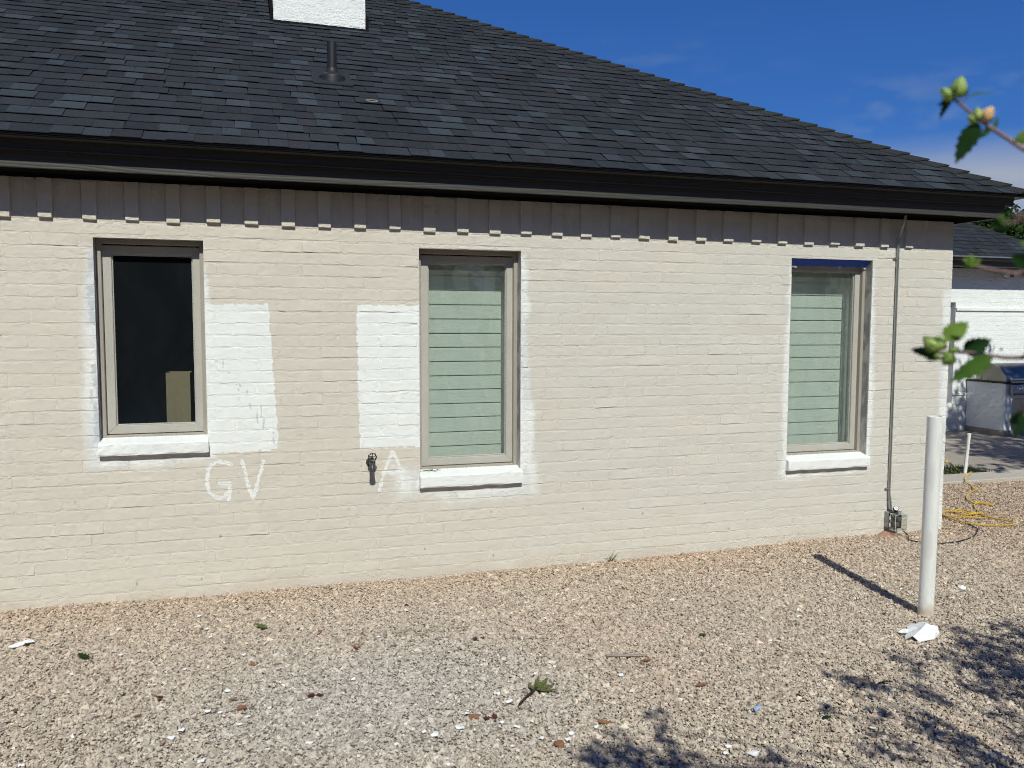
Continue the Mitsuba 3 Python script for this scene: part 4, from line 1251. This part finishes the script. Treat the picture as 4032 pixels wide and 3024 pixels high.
# ------------------------------------------------------------------ hibiscus beside the camera
HB = thing("hibiscus_shrub", "hibiscus shrub reaching leafy budding twigs in from the right edge", "shrub")
sunk = SUN / SUN[2]


def at_sun(x, y, z):
    return np.array([x, y, 0]) + sunk * z


BLOBS = [(2.711, -1.956, .04), (2.632, -2.082, .06), (2.62, -2.159, .06), (2.662, -2.192, .07), (2.703, -2.224, .08), (2.703, -2.281, .06), (2.36, -2.403, .06), (2.564, -2.332, .05), (2.57, -2.456, .06), (2.51, -2.504, .06), (2.452, -2.519, .05), (3.078, -2.111, .06), (3.244, -2.026, .06), (3.1, -1.983, .06), (3.056, -1.946, .04), (2.978, -2.207, .05), (2.873, -2.351, .1), (2.891, -2.394, .08), (2.899, -2.486, .06), (2.667, -2.552, .08), (2.657, -2.629, .1), (2.651, -2.719, .1), (2.662, -2.795, .1), (2.662, -2.879, .12), (2.684, -2.939, .12), (2.382, -2.71, .08), (2.419, -2.736, .07), (2.3, -2.728, .07), (2.37, -2.817, .06), (1.882, -2.655, .07), (1.878, -2.694, .06), (3.668, -1.805, .08), (3.561, -1.978, .1), (3.499, -2.103, .12), (3.686, -1.991, .12), (3.563, -2.168, .15), (3.962, -1.893, .15), (3.765, -2.089, .18), (3.503, -2.282, .18), (3.38, -2.448, .2), (3.307, -2.265, .1), (3.292, -2.175, .08), (3.363, -2.062, .07), (3.255, -2.486, .12), (3.179, -2.425, .08), (3.117, -2.387, .08), (3.081, -2.677, .08), (3.036, -2.631, .06), (2.913, -2.842, .08), (1.62, -2.235, .07), (1.585, -2.335, .04), (1.558, -2.417, .05), (1.355, -2.441, .06), (1.274, -2.458, .1), (1.304, -2.52, .14), (1.399, -2.536, .12), (1.464, -2.582, .12), (1.559, -2.571, .08), (1.202, -2.489, .1), (1.381, -2.319, .05),
         (3.9, -2.3, .2), (3.7, -2.5, .2), (3.4, -2.8, .2), (3.1, -3.0, .2), (4.1, -2.05, .2), (2.6, -3.2, .2), (1.5, -2.8, .2), (2.1, -3.1, .2)]
r3 = np.random.default_rng(14)
root = np.array([2.75, -4.55, 0.0])
C, R, stems = [], [], []
for k, (x, y, rr) in enumerate(BLOBS):
    z = (2.25 + .5 * r3.random()) if x < 1.7 else (1.5 + 1.0 * r3.random())
    c = at_sun(x, y, z)
    C.append(c); R.append(rr * 1.02)
    if k % 2 == 0:
        m = root + (c - root) * .45 + np.array([0, 0, .18 + .25 * abs(c[0] - root[0])])
        stems.append(tube(smooth_path([root + np.array([r3.normal(0, .06), r3.normal(0, .06), 0]), m, c], 3), [.014, .012, .010, .008, .006, .004, .003], 5))
part(HB, "stem", join(stems), "twig", smooth=50)
Ra = np.array(R)
part(HB, "foliage", leaf_cloud(C, R, 2600, .055, r3, 1.0), "leaf_mid", kind="stuff", label="mass of leaves on the shrub beyond the right edge")


def hib_leaf(base, tip, width, face, seed):
    """a toothed, folded hibiscus leaf from base to tip, facing 'face'"""
    r = random.Random(seed)
    base, tip = np.array(base), np.array(tip)
    ax = tip - base; L = np.linalg.norm(ax); ax /= L
    nrm = np.array(face, float); nrm -= ax * (nrm @ ax); nrm /= np.linalg.norm(nrm)
    sd = np.cross(nrm, ax)
    n = 12
    rows = []
    for k in range(n):
        u = k / (n - 1)
        w = width * L * (math.sin(math.pi * u ** .62) ** .75) * (1 if k % 2 else .80)
        if k == n - 1: w = .0003
        if k == 0: w = .0012
        bend = -.16 * L * (u - .15) ** 2
        c = base + ax * u * L + nrm * bend
        up = nrm * (.30 * w)
        adv = ax * (.05 * L if k % 2 else 0)
        rows += [c, c + sd * w * .5 + up * .55, c + sd * w + up + adv, c - sd * w * .5 + up * .55, c - sd * w + up + adv]
    f = []
    for k in range(n - 1):
        a, b = 5 * k, 5 * k + 5
        for p, q in ((0, 1), (1, 2)):
            f += [[a + p, b + p, b + q], [a + p, b + q, a + q]]
        for p, q in ((0, 3), (3, 4)):
            f += [[a + p, b + q, b + p], [a + p, a + q, b + q]]
    return np.array(rows), np.array(f)


def bud(base, tip, width, seed):
    base, tip = np.array(base), np.array(tip)
    ax = tip - base; L = np.linalg.norm(ax)
    m = lathe([(.10 * L, 0), (.9 * width, .14 * L), (width, .35 * L), (.92 * width, .6 * L), (.5 * width, .86 * L), (.001, L)], 14)
    v = m[0].copy()
    th = np.arctan2(v[:, 1], v[:, 0])
    v[:, :2] *= (1 + .09 * np.cos(5 * th + seed))[:, None]
    M = frame_to(ax)
    body = xf((v, m[1]), M, base)
    sep = []
    for k in range(5):
        a = 2 * math.pi * k / 5 + seed
        o = np.array([math.cos(a), math.sin(a), 0])
        s = np.array([-math.sin(a), math.cos(a), 0])
        p = [o * .15 * L, o * width * 1.12 + s * width * .42 + np.array([0, 0, .2 * L]), o * width * 1.3 + np.array([0, 0, .55 * L]), o * width * 1.12 - s * width * .42 + np.array([0, 0, .2 * L])]
        sep.append((np.array(p), np.array([[0, 1, 2], [0, 2, 3]])))
    return body, xf(join(sep), M, base)


def twig(pts, r0, r1):
    p = smooth_path(pts, 4)
    part(HB, "twig", tube(p, np.linspace(r0, r1, len(p)), 8), "twig", smooth=50)


SF = np.array([-.25, -.75, .6])
twig([(2.1, -4.6, .9), (1.2, -4.75, 1.45), (.80, -4.81, 1.72), (.6395, -4.7825, 1.8145), (.6262, -4.7708, 1.828), (.6154, -4.7619, 1.8393), (.6075, -4.7556, 1.8471), (.6009, -4.7506, 1.8536), (.5923, -4.7447, 1.8633), (.5861, -4.7407, 1.8703), (.5825, -4.7383, 1.8738)], .0026, .0011)
twig([(2.1, -4.6, .7), (1.2, -4.78, 1.35), (.80, -4.84, 1.62), (.6518, -4.7813, 1.6516), (.6405, -4.7681, 1.6512), (.6313, -4.7578, 1.6508), (.6239, -4.7495, 1.6523), (.6112, -4.736, 1.6546), (.6027, -4.7272, 1.655), (.5957, -4.7204, 1.6538), (.5917, -4.7164, 1.6544)], .0026, .0011)
twig([(1.4, -4.8, 1.1), (.75, -4.88, 1.55), (.5745, -4.8478, 1.6196), (.5642, -4.837, 1.6099), (.5611, -4.8339, 1.6067)], .0024, .0009)
twig([(1.6, -4.7, 1.0), (.85, -4.86, 1.66), (.6113, -4.8115, 1.718), (.6006, -4.7992, 1.7202), (.5854, -4.7827, 1.7252), (.5764, -4.7735, 1.7288)], .0024, .0010)
twig([(1.5, -4.9, 1.2), (.7, -5.0, 1.72), (.4553, -4.9408, 1.7448), (.4476, -4.9316, 1.7429), (.4405, -4.9235, 1.7417)],   .0010, .0006)
twig([(.5861, -4.7407, 1.8703), (.5878, -4.7423, 1.8722), (.5905, -4.7445, 1.876)], .0008, .0006)
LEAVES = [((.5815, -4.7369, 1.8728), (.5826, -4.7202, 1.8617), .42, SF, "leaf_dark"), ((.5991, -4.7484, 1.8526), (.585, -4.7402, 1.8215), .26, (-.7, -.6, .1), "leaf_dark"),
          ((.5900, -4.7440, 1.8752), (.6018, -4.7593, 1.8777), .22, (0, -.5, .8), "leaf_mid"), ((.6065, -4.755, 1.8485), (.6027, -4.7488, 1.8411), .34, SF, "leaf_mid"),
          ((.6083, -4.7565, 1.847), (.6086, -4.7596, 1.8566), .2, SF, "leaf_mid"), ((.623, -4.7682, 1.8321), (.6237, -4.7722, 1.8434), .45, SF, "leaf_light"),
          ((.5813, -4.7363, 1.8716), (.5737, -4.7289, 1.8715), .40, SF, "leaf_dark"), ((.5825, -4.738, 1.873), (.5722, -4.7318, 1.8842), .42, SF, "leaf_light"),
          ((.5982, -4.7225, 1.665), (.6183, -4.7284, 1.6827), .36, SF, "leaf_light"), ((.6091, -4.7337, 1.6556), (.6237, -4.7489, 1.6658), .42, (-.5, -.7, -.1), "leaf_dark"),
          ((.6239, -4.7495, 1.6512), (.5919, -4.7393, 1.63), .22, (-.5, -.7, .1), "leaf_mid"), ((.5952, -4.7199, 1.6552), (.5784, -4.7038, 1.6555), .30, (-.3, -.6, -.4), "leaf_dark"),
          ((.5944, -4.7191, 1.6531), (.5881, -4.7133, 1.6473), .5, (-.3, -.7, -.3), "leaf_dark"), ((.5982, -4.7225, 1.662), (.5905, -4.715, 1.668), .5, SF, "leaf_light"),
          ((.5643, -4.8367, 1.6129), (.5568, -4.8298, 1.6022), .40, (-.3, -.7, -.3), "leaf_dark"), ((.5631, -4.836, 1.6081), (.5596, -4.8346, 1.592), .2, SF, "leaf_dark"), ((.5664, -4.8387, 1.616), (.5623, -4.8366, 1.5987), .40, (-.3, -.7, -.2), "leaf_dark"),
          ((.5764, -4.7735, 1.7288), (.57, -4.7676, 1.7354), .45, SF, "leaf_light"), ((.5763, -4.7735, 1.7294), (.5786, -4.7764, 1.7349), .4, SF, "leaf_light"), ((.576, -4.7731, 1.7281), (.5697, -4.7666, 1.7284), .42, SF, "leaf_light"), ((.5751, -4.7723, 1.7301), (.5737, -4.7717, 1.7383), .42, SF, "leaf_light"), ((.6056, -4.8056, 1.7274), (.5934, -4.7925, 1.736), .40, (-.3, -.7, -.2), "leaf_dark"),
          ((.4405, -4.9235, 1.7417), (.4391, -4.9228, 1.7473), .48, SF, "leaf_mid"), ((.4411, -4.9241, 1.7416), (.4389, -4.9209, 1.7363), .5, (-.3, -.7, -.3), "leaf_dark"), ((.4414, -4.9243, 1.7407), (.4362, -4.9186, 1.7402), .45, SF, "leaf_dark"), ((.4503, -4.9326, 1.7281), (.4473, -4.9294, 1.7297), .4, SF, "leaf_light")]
for k, (a, b, w, fc, mat) in enumerate(LEAVES):
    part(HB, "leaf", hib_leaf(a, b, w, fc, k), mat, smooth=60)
BUDS = [((.5831, -4.7392, 1.8749), (.5829, -4.745, 1.892), .0068, "bud_green"), ((.5818, -4.7374, 1.8733), (.5738, -4.7335, 1.8839), .0052, "bud_green"), ((.6009, -4.7506, 1.8536), (.6043, -4.7577, 1.865), .0056, "bud_pink"), ((.5993, -4.7489, 1.8538), (.5923, -4.7435, 1.8594), .0042, "bud_green"), ((.5992, -4.749, 1.8544), (.5958, -4.7492, 1.8654), .0046, "bud_green"),
        ((.5943, -4.719, 1.6559), (.5861, -4.7106, 1.6687), .0066, "bud_green"), ((.5952, -4.7198, 1.6559), (.5973, -4.7214, 1.6695), .0052, "bud_green"), ((.6031, -4.7278, 1.6533), (.5974, -4.7227, 1.643), .0056, "bud_green"), ((.604, -4.7286, 1.6547), (.6031, -4.7274, 1.6605), .0042, "bud_green"), ((.5952, -4.72, 1.6524), (.593, -4.7181, 1.6475), .0038, "bud_green")]
for k, (a, b, w, mat) in enumerate(BUDS):
    body, sep = bud(a, b, w, k)
    key = part(HB, "bud", body, mat, smooth=50, label="pinkish orange opening bud" if mat == "bud_pink" else None)
    part(key, "sepal", sep, "leaf_light")
